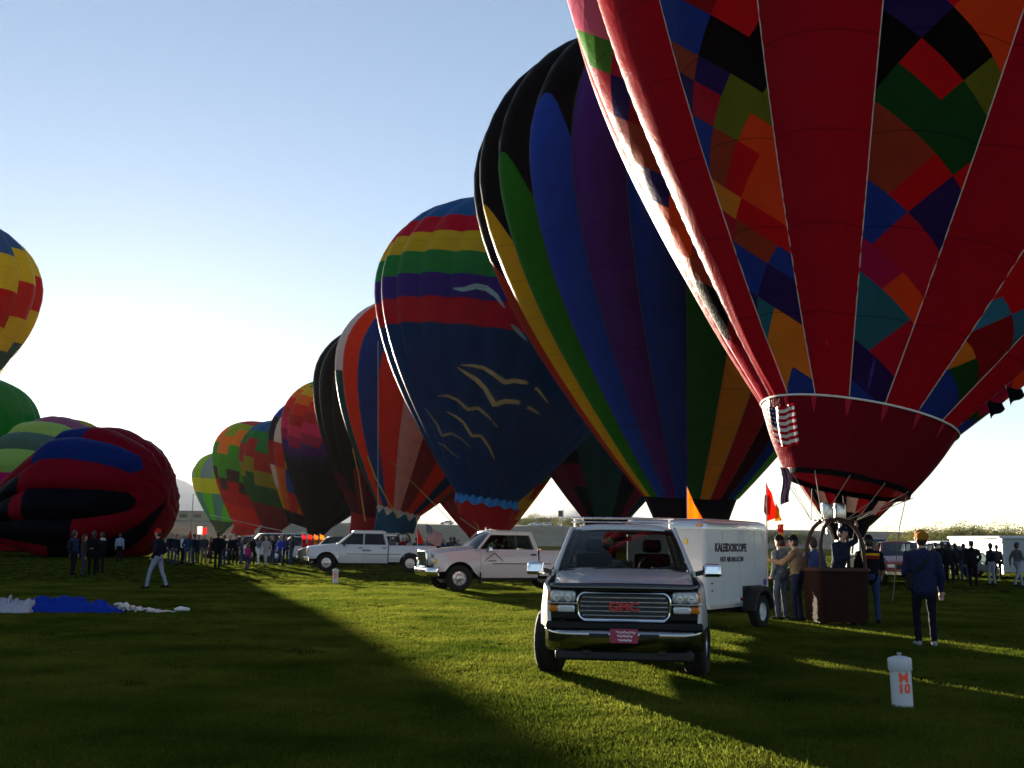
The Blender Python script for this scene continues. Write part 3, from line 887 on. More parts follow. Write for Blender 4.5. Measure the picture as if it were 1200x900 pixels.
# --- left side of the field -------------------------------------------------------
def ltcol(i, a):
    seq = ['#6f9c2a', '#3f5c5c', '#c8b42a', '#b02018', '#c8b42a', '#3c5a8a', '#c8b42a']
    sh = ((i * .045) % .16)
    out = [(.14 + sh, 0, '#7aa82c')]
    for k in range(6): out.append((.26 + sh + .115 * k, 0, seq[(k + 1) % 7]))
    return out[:-1] + [(1, 0, '#3c5a8a')]
lt, ltM = balloon('hot_air_balloon', 'yellow, red and green balloon lifting off at the left edge', (-48.3, 82.083, 9.5), 0, -.002, 8.6, 20, ltcol, rot=R(-90), bulge=.06, trans=.42, base=(-47.767, 82.083, 6.0), group='hot air balloons on the left of the field')
skirt(lt, ltM, .21 * 8.6, 1.3, 1.2, '#6f9c2a', 24)
lbk = basket(lt, -47.7, 82, detail=False)
lbk.location.z = 6.0
gd, gdM = balloon('hot_air_balloon', 'plain green balloon showing a dome behind the inflating balloons', (-60.5, 112, 2.2), 0, 0, 7.9, 20, solid('#1f7038'), rot=0, bulge=.05, trans=.3, group='hot air balloons on the left of the field')
basket(gd, -60.5, 112, detail=False)
def lying(cx, cy, heading, Rb, fz, seed):
    """partly filled envelope on its side: mouth behind, crown along heading, sagging onto the ground"""
    d = Vector((math.cos(heading), math.sin(heading), 0)); sd = Vector((-d.y, d.x, 0))
    def f(v):
        along = v.z - 2.14 * Rb
        w, h = v.x, v.y
        hh = h * fz
        ext = 1 + .18 * max(0, -h / Rb)
        nn = mnoise.noise(Vector((v.z * .35, w * .35, h * .35 + seed))) * .28 + mnoise.fractal(Vector((v.z * .45, w * 1.1, h * 1.1 + seed)), 1, 2, 3) * .16
        z = max(.02 + .01 * abs(w), (hh + Rb * fz * .86) * (1 + nn * .04))
        taper = min(1, v.z / (1.2 * Rb))
        z = z * (.45 + .55 * taper) if v.z < 1.2 * Rb else z
        return Vector((cx, cy, 0)) + d * (along + nn * .6) + sd * (w * ext + nn * .5) + Vector((0, 0, z))
    return f
def l1col(i, a):
    a = (a + 0) % 360
    Bk, Rd, Bu = '#121118', '#761026', '#1e2e68'
    tab = {0: [(.45, 0, Bu), (.62, 0, Rd), (1, 0, Rd)]}
    k = i % 14
    t = {0: [(.62, 0, Bk), (1, 0, Rd)], 13: [(.40, 0, Bk), (.46, 0, Rd), (.84, .04, Bk), (1, 0, Rd)], 12: [(.42, 0, Bk), (1, 0, Rd)], 11: [(.44, 0, Rd), (.82, .04, Bu), (1, 0, Rd)], 10: [(.56, 0, Bu), (1, 0, Rd)],
         9: [(1, 0, Rd)], 1: [(.5, 0, Rd), (1, 0, Bk)], 3: [(.5, 0, Bu), (1, 0, Rd)], 5: [(.6, 0, Bk), (1, 0, Rd)]}.get(k, [(1, 0, Rd)])
    return t
balloon('inflating_balloon', 'half filled red envelope with blue and black panels lying on the grass', (0, 0, 0), 0, 0, 7.6, 14, l1col, rot=R(215), bulge=.07, nu=6, deform=lying(-27.08, 81, R(-6), 7.6, .71, 1), base=(-33, 80, 0), group='balloons being inflated on the left of the field', trans=.2, wr=.6)
def l2col(i, a):
    return [(1, 0, ['#7a1c34', '#8c8c2c', '#7a5a80', '#86b878', '#4c6e74', '#86b878', '#8c1c68', '#7a1c34', '#c8a030'][i % 9])]
balloon('inflating_balloon', 'half filled envelope with green, mauve and olive stripes behind the red one', (0, 0, 0), 0, 0, 8.6, 18, l2col, rot=R(60), bulge=.06, nu=5, deform=lying(-39.5, 102, R(-14), 8.6, .83, 5), base=(-47, 102, 0), group='balloons being inflated on the left of the field', trans=.36, wr=.6)

# ropes hanging from the crowns of the two leaning balloons
def rope(label, pts, r, material):
    mb = MB()
    p0 = Vector(pts[0]); q = []
    for k in range(len(pts) - 1):
        for s in range(6): q.append(Vector(pts[k]).lerp(Vector(pts[k + 1]), s / 6))
    q.append(Vector(pts[-1]))
    mb.tube(q, r, 6)
    return tag(mb.build('rope', material), label, 'rope', 'ropes and lines on the balloons')
yr = mat('yellow_webbing', (.55, .38, .04), rough=.7)
rope('yellow webbing line hanging over the black balloon', [at(413, 525, 84), at(420, 555, 84.5), at(424, 585, 85), at(428, 611, 85)], .05, yr)
rope('yellow webbing line slanting down the red striped balloon', [at(431, 535, 70.5), at(440, 560, 71.5), at(452, 582, 72.5), at(466, 607, 75)], .05, yr)
rope('thin ochre line slanting under the striped balloons toward the gull balloon', [at(457, 540, 70), at(478, 560, 70), at(505, 587, 70), at(530, 612, 70)], .03, mat('ochre_rope', (.30, .18, .05)))
rope('white line hanging straight down beside the red striped balloon', [at(443, 400, 69.5), at(443, 600, 72)], .025, rope_m)
rope('thin tether running from the skirt to the grass right of the basket', [at(1062, 582, 20.3), at(1054, 618, 20.5), ground(1046, 705)], .009, rope_m)
rope('thin tether crossing low behind the far balloons', [at(245, 603, 150), at(310, 618, 140), at(360, 628, 130)], .04, rope_m)
# ------------------------------------------------------------------ vehicles
rubber = mat('tyre_rubber', (.018, .017, .016), rough=.85, bump=.3, bscale=80, spec=.2)
chrome = mat('chrome', (.75, .75, .76), rough=.08, metal=1, var=.04)
alloy = mat('alloy', (.5, .5, .5), rough=.3, metal=.8)
blackp = mat('black_plastic', (.014, .014, .015), rough=.5, spec=.3)
under = mat('underbody', (.012, .011, .011), rough=.9, spec=.1)
seatm = mat('seat_cloth', (.012, .012, .014), rough=.9, spec=.1)
clear = lensmat('clear_lens', (.72, .74, .76)); amber = lensmat('amber_lens', (.75, .22, .02)); redl = lensmat('red_lens', (.5, .02, .02))
glass = glassmat()
def paint(name, col, metal=.0, rough=.35): return mat('paint_' + name, col, rough=rough, metal=metal, coat=.8, var=.05, scale=1.5)

def wheel(parent, x, y, r, w, side, steer=0., rimc=None, holes=8):
    """tyre and rim; side is +1 when the outer face looks to +x"""
    e = empty('wheel', (x, y, r), parent=parent)
    Mx = Matrix.Rotation(steer, 4, 'Z') @ Matrix.Rotation(R(90) * side, 4, 'Y')
    t = MB()
    h = w / 2
    t.lathe([(r * .56, -h * .8), (r * .62, -h), (r * .86, -h), (r * .96, -h * .8), (r, -h * .55), (r * .985, -h * .5), (r * .985, -h * .4), (r, -h * .35), (r, h * .35), (r * .985, h * .4), (r * .985, h * .5), (r, h * .55), (r * .96, h * .8), (r * .86, h), (r * .62, h), (r * .56, h * .8)], 32, Mx)
    for k in range(44):
        a = 2 * math.pi * k / 44
        t.box(Mx @ Vector((r * math.cos(a), r * math.sin(a), h * .52 * (1 if k % 2 else -1))), (.010, r * .085, h * .5), (Mx @ Matrix.Rotation(a, 4, 'Z')).to_3x3())
    t.build('tyre', rubber, e)
    q = MB()
    q.lathe([(r * .57, -h * .7), (r * .60, h * .75), (r * .58, h * .82), (r * .54, h * .6), (r * .50, h * .25), (r * .30, h * .35), (r * .24, h * .62), (r * .12, h * .72), (.001, h * .72)], 32, Mx)
    for k in range(holes):
        a = 2 * math.pi * k / holes
        q.box(Mx @ Vector((r * .40 * math.cos(a), r * .40 * math.sin(a), h * .36)), (r * .26, r * .10, h * .16), (Mx @ Matrix.Rotation(a, 4, 'Z')).to_3x3())
    q.build('rim', rimc or alloy, e)
    return e
def shell(poly, zs, ys, xfun, thick=.04):
    """side panel: outline in (y, z) cut into strips and bent to x = xfun(y, z), both sides returned as meshes"""
    bm = bmesh.new()
    bm.faces.new([bm.verts.new((0, y, z)) for y, z in poly])
    for z in zs: bmesh.ops.bisect_plane(bm, geom=bm.verts[:] + bm.edges[:] + bm.faces[:], plane_co=(0, 0, z), plane_no=(0, 0, 1))
    for y in ys: bmesh.ops.bisect_plane(bm, geom=bm.verts[:] + bm.edges[:] + bm.faces[:], plane_co=(0, y, 0), plane_no=(0, 1, 0))
    bmesh.ops.triangulate(bm, faces=[f for f in bm.faces if len(f.verts) > 4])
    ex = bmesh.ops.extrude_face_region(bm, geom=bm.faces[:])
    inner = set(v for v in ex['geom'] if isinstance(v, bmesh.types.BMVert))
    for v in bm.verts: v.co.x = xfun(v.co.y, v.co.z) - (thick if v in inner else 0)
    out = []
    for s in (1, -1):
        me = bpy.data.meshes.new('panel')
        b2_ = bm.copy()
        for v in b2_.verts: v.co.x *= s
        bmesh.ops.recalc_face_normals(b2_, faces=b2_.faces)
        b2_.to_mesh(me); b2_.free()
        me.polygons.foreach_set('use_smooth', [True] * len(me.polygons)); me.set_sharp_from_angle(angle=R(38))
        out.append(me)
    bm.free()
    return out
def arch(yc, zc, r, y0, y1, zlow, n=14):
    """bottom line from y0 to y1 at zlow with a round wheel arch about (yc, zc)"""
    a0 = math.asin(max(-1, min(1, (zlow - zc) / r)))
    pts = [(y0, zlow)]
    for k in range(n + 1):
        a = math.pi - a0 - (math.pi - 2 * a0) * k / n
        pts.append((yc + r * math.cos(a), zc + r * math.sin(a)))
    return pts + [(y1, zlow)]

def pickup(name, label, loc, rz, pc, L=5.75, W=.97, wb=3.65, fy=.95, wr=.385, hoodz=1.13, cowlz=1.25, belt=1.25, roofz=1.90, cab0=1.45, cab1=3.75, rooffront=2.3, beltw=.84, roofw=.655, ht=.0,
           front='gmc', nd=2, bedz=1.28, steer=0., group='pickup trucks parked on the field', two=None):
    root = empty(name, loc, rz)
    tag(root, label, 'truck', group)
    ry = fy + wb; ar = wr + .10
    low = .42
    def xf(y, z):
        x = W - .07 * max(0, (z - .92) / .4) ** 1.6 - .05 * max(0, (.8 - z) / .4) ** 2
        if y < .5: x -= .10 * ((.5 - y) / .5) ** 2.2
        for yc in (fy, ry):
            d = math.hypot(y - yc, z - wr)
            if d < ar + .16: x += .035 * max(0, 1 - abs(d - ar - .02) / .14)
        return x
    zs = [low + .06, .62, .78, .92, 1.04, 1.14, 1.2]
    ys = [.1, .2, .35, .5, .75, fy, 1.2]
    top_f = [(cab0, cowlz - .03), (.9, hoodz + .045), (.45, hoodz), (.12, hoodz - .05), (.05, hoodz - .12)]
    fend = arch(fy, wr, ar, .04, cab0 + .10, .55) 
    fend = [(.04, .60)] + arch(fy, wr, ar, fy - ar - .02, fy + ar + .02, .62)[1:-1] + [(cab0 + .06, low), (cab0 + .06, cowlz - .03)] + top_f[1:]
    for me in shell(fend, zs, ys, xf): mkobj('fender', me, pc, root)
    # doors
    dl = (cab1 - cab0 - .08) / nd
    for k in range(nd):
        y0 = cab0 + .068 + k * dl; y1 = y0 + dl - .008
        for s, me in enumerate(shell([(y0, low), (y1, low), (y1, belt), (y0, belt)], zs, [], xf)):
            d = mkobj('door', me, pc, root)
            sx = 1 if s == 0 else -1
            hb = MB(); hb.box((sx * (xf(y1, belt - .14) + .012), y1 - .16, belt - .13), (.03, .18, .05)); hb.build('handle', blackp, d, bevel=.008)
    if two is not None:
        for sx in (1, -1):
            mb = MB(); mb.box((sx * (xf(3, .86) + .006), (cab0 + L) / 2, .86), (.014, L - cab0 - .9, .026)); mb.build('side_moulding', two, root, bevel=.005)
    # rocker
    for sx in (1, -1):
        mb = MB(); mb.tube([(sx * .9, cab0 + .1, .38), (sx * .9, cab1 - .05, .38)], .045, 10); mb.build('running_board', blackp, root)
    # bed
    bp_ = [(cab1 + .03, low + .06)] + arch(ry, wr, ar, ry - ar, ry + ar, low + .06)[1:-1] + [(L - .05, low + .1), (L - .05, bedz), (cab1 + .03, bedz)]
    for me in shell(bp_, zs + [1.24], [ry - .5, ry, ry + .5], xf, .06): mkobj('bed_side', me, pc, root)
    mb = MB(); mb.box((0, L - .05, (bedz + .55) / 2), (2 * W - .14, .06, bedz - .55)); mb.build('tailgate', pc, root, bevel=.015)
    mb = MB(); mb.box((0, (cab1 + L) / 2, .72), (2 * W - .2, L - cab1 - .1, .05)); mb.box((0, cab1 + .06, 1.0), (2 * W - .2, .05, .55)); mb.build('bed_floor', blackp, root)
    for sx in (1, -1):
        mb = MB(); mb.box((sx * (W - .16), L - .03, 1.0), (.14, .05, .42)); mb.build('tail_lamp', redl, root, bevel=.01)
    mb = MB(); mb.box((0, L + .06, .58), (1.7, .16, .2)); mb.build('rear_bumper', chrome, root, bevel=.03)
    for sx in (1, -1):
        mb = MB(); mb.box((sx * (W - .06), cab1 + .005, (low + belt) / 2), (.05, .05, belt - low)); mb.build('cab_gap', under, root)
    # chassis, firewall, inner arches
    mb = MB(); mb.box((0, L / 2, .50), (1.1, L - .7, .26)); mb.box((0, .75, .72), (1.12, .9, .5)); mb.box((0, (cab0 + cab1) / 2, .5), (2 * W - .2, cab1 - cab0, .12))
    mb.tube([(-.85, fy, wr), (.85, fy, wr)], .06, 8); mb.tube([(-.85, ry, wr), (.85, ry, wr)], .08, 8)
    mb.box((0, cab0 + .05, .88), (1.6, .08, .7))
    mb.build('chassis', under, root)
    # hood
    hb = MB()
    def hf(u, v):
        y = .06 + (cab0 - .02) * v; w_ = (W - .15 + .045 * v); X = (u * 2 - 1)
        z = hoodz - .085 * (1 - v) ** 3 + (cowlz - hoodz + .02) * v ** 1.3 + .05 * (1 - abs(X) ** 3) - .012 * (abs(X) > .93)
        z += .022 * (abs(abs(X) - .55) < .12) * (1 - .6 * v) + ht * (1 - min(1, abs(X) / .62) ** 4)
        return (X * w_, y - .05 * (1 - X * X) * (1 - v), z)
    hb.grid(hf, 24, 14)
    h = hb.build('hood', pc, root, ang=50)
    sd = h.modifiers.new('thick', 'SOLIDIFY'); sd.thickness = .03; sd.offset = -1
    # greenhouse
    wbz = cowlz + .03
    def A(s, t):   # A pillar line from cowl to roof front
        return Vector((s * (beltw + (roofw - beltw) * t), cab0 + .02 + (rooffront - cab0 - .02) * t, wbz + (roofz - .07 - wbz) * t))
    wsb = lambda u: Vector(((u * 2 - 1) * (beltw - .03), cab0 - .14 + .16 * (u * 2 - 1) ** 2, wbz - .02))
    wst = lambda u: Vector(((u * 2 - 1) * (roofw - .03), rooffront - .10 + .09 * (u * 2 - 1) ** 2, roofz - .08))
    g = MB(); g.grid(lambda u, v: wsb(u).lerp(wst(u), v) + Vector((0, -.03 * math.sin(math.pi * v), .03 * math.sin(math.pi * v))), 12, 8)
    ws = g.build('windshield', glass, root, ang=80)
    wp = MB()
    for (x0, x1) in ((-.62, -.02), (.08, .66)):
        wp.tube([(x0 + .1, cab0 - .13, wbz - .005), (x1, cab0 - .05, wbz + .07)], .012, 5)
    wp.tube([(-.75, cab0 - .06, wbz), (-.4, cab0 - .15, wbz), (.4, cab0 - .15, wbz), (.75, cab0 - .06, wbz)], .018, 6)
    wp.build('wiper', blackp, ws)
    rb = MB()
    def rf(u, v):
        X = u * 2 - 1; Y = rooffront - .12 + .09 * X * X + (cab1 - .16 - rooffront + .12) * v
        return (X * (roofw + .03), Y, roofz - .09 * abs(X) ** 4 - .06 * max(0, 1 - v * 8) ** 2 - .05 * max(0, v * 8 - 7) ** 2)
    rb.grid(rf, 16, 16)
    ro = rb.build('roof', pc, root, ang=60)
    sd = ro.modifiers.new('thick', 'SOLIDIFY'); sd.thickness = .05; sd.offset = -1
    bt = lambda s, y: Vector((s * beltw, y, belt)); tp = lambda s, y: Vector((s * roofw, y, roofz - .08))
    pil = MB()
    for s in (-1, 1):
        pil.bar(A(s, -.02), A(s, 1.0), .055, .07)
        yb = cab1 - .06; pil.bar(bt(s, yb), tp(s, cab1 - .24), .05, .20)
        if nd == 2:
            ym = cab0 + .06 + dl + (.1 if cab1 - cab0 < 2.2 else 0); pil.bar(bt(s, ym), tp(s, ym + .02), .045, .17 if front == 'ford' else .10)
        pil.bar(tp(s, rooffront - .02) - Vector((0, 0, .03 if front != 'gmc' else 0)), tp(s, cab1 - .2) - Vector((0, 0, .03 if front != 'gmc' else 0)), .06, .07 if front == 'gmc' else .13)
        pil.bar(bt(s, cab0 + .04) + Vector((s * .03, 0, 0)), bt(s, cab1 - .04) + Vector((s * .03, 0, 0)), .05, .05)
    pil.box((0, cab1 - .1, belt - .1), (2 * W - .16, .06, .3)); pil.box((0, cab1 - .22, roofz - .10), (2 * roofw, .08, .07))
    pil.build('cab_frame', pc, root, bevel=.012)
    for s in (-1, 1):
        sg = MB()
        sg.add([A(s, .02) + Vector((0, .06, 0)), bt(s, cab1 - .1), tp(s, cab1 - .28), A(s, .98) + Vector((0, .05, 0))], [(0, 1, 2, 3)])
        sg.build('side_window', glass, root)
    sg = MB(); sg.add([bt(-1, cab1 - .08) + Vector((.06, 0, .04)), bt(1, cab1 - .08) + Vector((-.06, 0, .04)), tp(1, cab1 - .24) + Vector((-.04, 0, -.03)), tp(-1, cab1 - .24) + Vector((.04, 0, -.03))], [(0, 1, 2, 3)])
    sg.build('rear_window', glass, root)
    # inside
    mb = MB(); mb.box((0, cab0 + .26, wbz - .09), (2 * beltw - .1, .44, .2)); mb.build('dashboard', blackp, root, bevel=.05)
    for sx in (-.4, .4):
        for yy in ((cab0 + 1.05, cab0 + 1.95) if nd == 2 and cab1 - cab0 > 2.4 else (cab0 + 1.05,)):
            mb = MB(); mb.box((sx, yy, 1.12), (.5, .16, .62), Matrix.Rotation(R(-10), 3, 'X')); mb.box((sx, yy + .06, 1.53), (.26, .1, .18)); mb.box((sx, yy - .25, .85), (.5, .5, .14)); mb.build('seat', seatm, root, bevel=.05)
    mb = MB(); sw = [Vector((.4 + .18 * math.cos(a), cab0 + .56 + .08 * math.sin(a), wbz + .02 + .165 * math.sin(a))) for a in np.linspace(0, 6.283, 20, endpoint=False)]
    mb.tube(sw, .016, 6, closed=True); mb.tube([(.4, cab0 + .4, wbz - .05), (.4, cab0 + .56, wbz + .02)], .03, 6); mb.build('steering_wheel', blackp, root)
    mb = MB(); mb.box((0, rooffront + .0, roofz - .2), (.24, .03, .065)); mb.build('rear_view_mirror', blackp, root, bevel=.012)
    # mirrors
    for s in (-1, 1):
        mb = MB(); c = Vector((s * (W + .19), cab0 + .30, belt + .035))
        mb.bar((s * (beltw + .02), cab0 + .30, belt - .03), c + Vector((-s * .08, 0, -.02)), .07, .06)
        mb.build('mirror_arm', blackp, root, bevel=.01)
        mb = MB(); mb.box(c, (.25, .12, .17), taper=(.86, .7))
        mo = mb.build('mirror', chrome if front != 'ford' else blackp, root, bevel=.05, seg=4)
    # wheels
    for s in (-1, 1):
        wo = .075 if front == 'gmc' else .10
        wheel(root, s * (W - wo), fy, wr, .27, s, steer)
        wheel(root, s * (W - wo), ry, wr, .27, s)
    # front end
    if front == 'gmc': gmc_front(root, W, hoodz)
    elif front == 'ram': ram_front(root, W, hoodz)
    else: ford_front(root, W, hoodz)
    return root

def gmc_front(root, W, hoodz):
    # nose: painted panel round grille and lamps
    mb = MB(); mb.box((0, .145, .86), (1.72, .16, .34)); mb.build('nose_panel', mat('dark_nose', (.008, .008, .009), rough=.5, spec=.2), root, bevel=.03)
    # bug deflector
    mb = MB(); mb.grid(lambda u, v: ((u * 2 - 1) * (.83 + .02 * v), -.03 + .10 * abs(u * 2 - 1) ** 3 + .05 * v * v - .035 * v, 1.025 + .085 * v + .012 * math.sin(u * math.pi)), 24, 5)
    d = mb.build('hood_deflector', mat('smoked_acrylic', (.008, .008, .009), rough=.12, coat=.6, var=.02), root, ang=80)
    sd = d.modifiers.new('thick', 'SOLIDIFY'); sd.thickness = .008
    # grille
    gz, gw, gh = .855, 1.04, .30
    g = MB(); g.box((0, .035, gz), (gw - .02, .03, gh - .02)); go = g.build('grille', mat('grille_black', (.01, .01, .011), rough=.6), root)
    fr = MB(); fr.tube([(x, .0 + .02, gz + z) for x, z in rrect(gw, gh, .09)], .018, 8, closed=True); fr.build('grille_frame', chrome, go)
    for k in range(5):
        sl_ = MB(); z = gz - gh / 2 + gh * (k + 1) / 6
        ww = gw - (.06 if k in (1, 2, 3) else .11)
        sl_.box((0, .012, z), (ww, .03, .016)); sl_.build('grille_slat', chrome, go, bevel=.004)
    lettering('GMC', .135, mat('badge_red', (.45, .02, .03), rough=.3, coat=.5), go, Matrix.Translation((0, -.008, gz)) @ Matrix.Rotation(R(90), 4, 'X'), bold=.006, sx=1.15)
    for s in (-1, 1):
        hl = MB(); hl.box((s * .70, .075, .962), (.31, .08, .125)); h = hl.build('headlight', mat('lamp_bowl', (.8, .8, .82), rough=.25, var=.05, metal=.2), root, bevel=.035, seg=3)
        ln = MB(); ln.grid(lambda u, v: (s * (.555 + .30 * u), .005 + .05 * u * u + .006 * (v * 2 - 1) ** 2, .905 + .12 * v), 10, 5); ln.build('lens', glassmat('lamp_glass', (.95, .96, .97)), h)
        for q in (.635, .765):
            bl = MB(); bl.lathe([(.060, -.030), (.056, -.032), (.045, -.008), (.02, .004), (.014, -.02), (.001, -.024)], 18, Matrix.Translation((s * q, .046, .962)) @ Matrix.Rotation(R(-90), 4, 'X')); bl.build('reflector', chrome, h)
        mk = MB(); mk.box((s * .845, .10, .965), (.05, .12, .12)); mk.build('side_marker', amber, h, bevel=.015)
        bar = MB(); bar.box((s * .70, .035, .885), (.33, .06, .022)); bar.build('lamp_trim', chrome, root, bevel=.005)
        tl = MB(); tl.box((s * .655, .05, .825), (.20, .09, .08)); tl.build('fog_lamp', clear, root, bevel=.02)
        ta = MB(); ta.box((s * .80, .075, .825), (.11, .10, .08)); ta.build('turn_signal', amber, root, bevel=.02)
    # valance and chrome bumper
    mb = MB(); mb.box((0, .11, .635), (1.78, .20, .10)); mb.build('valance', mat('dark_nose', (.03, .03, .032)), root, bevel=.03)
    b = MB()
    prof_ = [(.0, .60), (-.10, .597), (-.125, .58), (-.128, .55), (-.122, .47), (-.105, .41), (-.05, .35), (.02, .34)]
    def bf(u, v):
        X = u * 2 - 1; k = v * (len(prof_) - 1); i = min(len(prof_) - 2, int(k)); f = k - i
        y, z = [prof_[i][q] + (prof_[i + 1][q] - prof_[i][q]) * f for q in (0, 1)]
        wrap = .30 * max(0, (abs(X) - .72) / .28) ** 2
        return (X * .905, y + wrap + .03 * X * X, z)
    b.grid(bf, 40, 12)
    bo = b.build('bumper', mat('chrome_shade_toned', (.32, .32, .33), rough=.12, metal=1, var=.04), root, ang=50)  # chrome colour darkened to imitate the shaded grass it would mirror
    sd = bo.modifiers.new('thick', 'SOLIDIFY'); sd.thickness = .02
    for s in (-1, 1):
        sl_ = MB(); sl_.box((s * .28, -.128, .545), (.22, .03, .045)); sl_.build('bumper_slot', blackp, bo, bevel=.008)
        th = MB(); th.box((s * .42, -.02, .36), (.10, .10, .06)); th.build('tow_hook', blackp, bo, bevel=.01)
    tr = MB(); tr.box((0, .0, .32), (1.55, .10, .12)); tr.build('air_dam', blackp, root, bevel=.03)
    pl = MB(); pl.box((0, -.142, .545), (.31, .012, .155)); p = pl.build('licence_plate', mat('magenta_plate', (.32, .012, .07), rough=.35, coat=.3), bo, bevel=.003)
    wm = mat('plate_script', (.75, .72, .74), rough=.5)
    for k, (z, w, x0) in enumerate(((.585, .22, .02), (.545, .17, .01), (.50, .15, .01))):
        st = MB(); st.tube([(x0 - w / 2 + w * j / 40, -.151, z + .011 * math.sin(j * 1.15) + .005 * math.sin(j * .47)) for j in range(41)], .0045, 4); st.build('plate_lettering', wm, bo)
def ram_front(root, W, hoodz):
    pc = _M['paint_ram_white']
    nz = MB(); nz.box((0, .10, 1.02), (1.10, .30, .50)); nz.build('nose_panel', pc, root, bevel=.08, seg=4)
    go = MB(); go.box((0, -.05, .98), (.86, .03, .42)); g = go.build('grille', mat('grille_black', (.01, .01, .011)), root)
    fr = MB(); fr.tube([(x, -.07, .98 + z) for x, z in rrect(.94, .48, .08)], .05, 8, closed=True); fr.bar((0, -.07, .76), (0, -.07, 1.2), .07); fr.bar((-.45, -.07, .98), (.45, -.07, .98), .06); fr.build('grille_cross', chrome, g)
    for s in (-1, 1):
        hl = MB(); hl.box((s * .72, .04, .93), (.30, .14, .16)); h = hl.build('headlight', clear, root, bevel=.03)
        ta = MB(); ta.box((s * .885, .14, .93), (.07, .20, .13)); ta.build('turn_signal', lensmat('yellow_lens', (.8, .5, .02)), h, bevel=.02)
    b = MB(); b.grid(lambda u, v: ((u * 2 - 1) * 1.0, -.15 + .30 * max(0, (abs(u * 2 - 1) - .65) / .35) ** 2 + .05 * (v * 2 - 1) ** 2, .46 + .27 * v), 30, 8)
    bo = b.build('bumper', chrome, root, ang=60); sd = bo.modifiers.new('thick', 'SOLIDIFY'); sd.thickness = .03
    vl_ = MB(); vl_.box((0, .14, .66), (1.72, .24, .26)); vl_.build('valance', blackp, root, bevel=.04)
    for k in range(5):
        cl = MB(); cl.box(((k - 2) * .22, 2.25, 1.925), (.10, .07, .045)); cl.build('clearance_light', amber, root, bevel=.012)
    for s in (-1, 1):
        mf = MB(); mf.box((s * .92, 1.55, .42), (.22, .02, .34)); mf.build('mud_flap', rubber, root)
        # door graphic: thin tripod lines and a dark strip
        dg = MB()
        for a, b_ in (((2.03, 1.22), (1.70, .95)), ((2.03, 1.22), (2.30, .95))):
            dg.bar((s * (W + .002), a[0], a[1] - .02), (s * (W + .012), b_[0], b_[1]), .008, .018)
        dg.box((s * (W + .008), 1.95, .95), (.008, .26, .03)); dg.build('door_graphic', blackp, root)
def ford_front(root, W, hoodz):
    b = MB(); b.grid(lambda u, v: ((u * 2 - 1) * .99, -.14 + .30 * max(0, (abs(u * 2 - 1) - .75) / .25) ** 2, .46 + .26 * v), 24, 6)
    bo = b.build('bumper', chrome, root, ang=60); sd = bo.modifiers.new('thick', 'SOLIDIFY'); sd.thickness = .03
    nz = MB(); nz.box((0, .1, .95), (1.74, .18, .44)); nz.build('nose_panel', _M['paint_ford_white'], root, bevel=.04)
    g = MB(); g.box((0, .0, .94), (1.0, .04, .30)); go = g.build('grille', blackp, root)
    fr = MB(); fr.tube([(x, -.01, .94 + z) for x, z in rrect(1.02, .32, .05)], .03, 8, closed=True); fr.bar((-.5, -.02, .94), (.5, -.02, .94), .05, .07); fr.build('grille_frame', chrome, go)
    for s in (-1, 1):
        hl = MB(); hl.box((s * .72, .06, .96), (.30, .14, .24)); h = hl.build('headlight', clear, root, bevel=.03)
        ta = MB(); ta.box((s * .885, .14, .96), (.06, .16, .2)); ta.build('turn_signal', amber, h, bevel=.02)
    vl_ = MB(); vl_.box((0, .08, .56), (1.7, .26, .26)); vl_.build('valance', blackp, root, bevel=.04)
    for s in (-1, 1):
        dg = MB(); dg.prism([(2.7, 1.0), (3.15, 1.0), (3.2, 1.06), (2.75, 1.08)], s * (W + .004), s * (W + .012), 0); dg.build('door_sign', mat('door_sign_teal', (.10, .16, .20)), root)

pewter = paint('pewter', (.52, .51, .515), metal=.15, rough=.35)
gp = ground(731, 790)
gmc = pickup('pickup_truck', 'dark silver pickup truck facing the camera with chrome grille and red badge', (gp.x - math.sin(R(6)) * .95, gp.y - math.cos(R(6)) * .95, 0), R(-6), pewter, L=5.9, W=.955, wb=3.65, wr=.395, steer=R(-10), two=None, cowlz=1.19, belt=1.20, roofz=1.83, hoodz=1.11, roofw=.69, beltw=.86)
ramw = paint('ram_white', (.60, .575, .56))
dp = ground(537, 693)
# Ram: nose to the left and a little to the camera; its left side (+x local) shows
th = R(-69)
c_, s_ = math.cos(th), math.sin(th)
lx, ly = (.97 - .10), .86
ram = pickup('pickup_truck', 'white extended cab pickup with chrome brush guard behind the silver truck', (dp.x - (lx * c_ - ly * s_), dp.y - (lx * s_ + ly * c_), 0), th, ramw, L=5.75, W=.97, wb=3.55, fy=.86, wr=.41, hoodz=1.22, cowlz=1.29, belt=1.28, roofz=1.93, cab0=1.5, cab1=3.55, rooffront=2.02, front='ram', nd=1, ht=.06, two=blackp)
fordw = paint('ford_white', (.58, .58, .60))
fp = ground(382, 669.5)
th = R(-83); c_, s_ = math.cos(th), math.sin(th); lx, ly = (.97 - .10), 1.0
ford = pickup('pickup_truck', 'white four door crew cab pickup parked beyond the small field marker', (fp.x - (lx * c_ - ly * s_), fp.y - (lx * s_ + ly * c_), 0), th, fordw, L=6.4, W=.97, wb=4.1, fy=1.0, wr=.43, hoodz=1.23, cowlz=1.30, belt=1.29, roofz=2.03, cab0=1.55, cab1=4.0, rooffront=2.3, front='ford', nd=2, two=blackp)

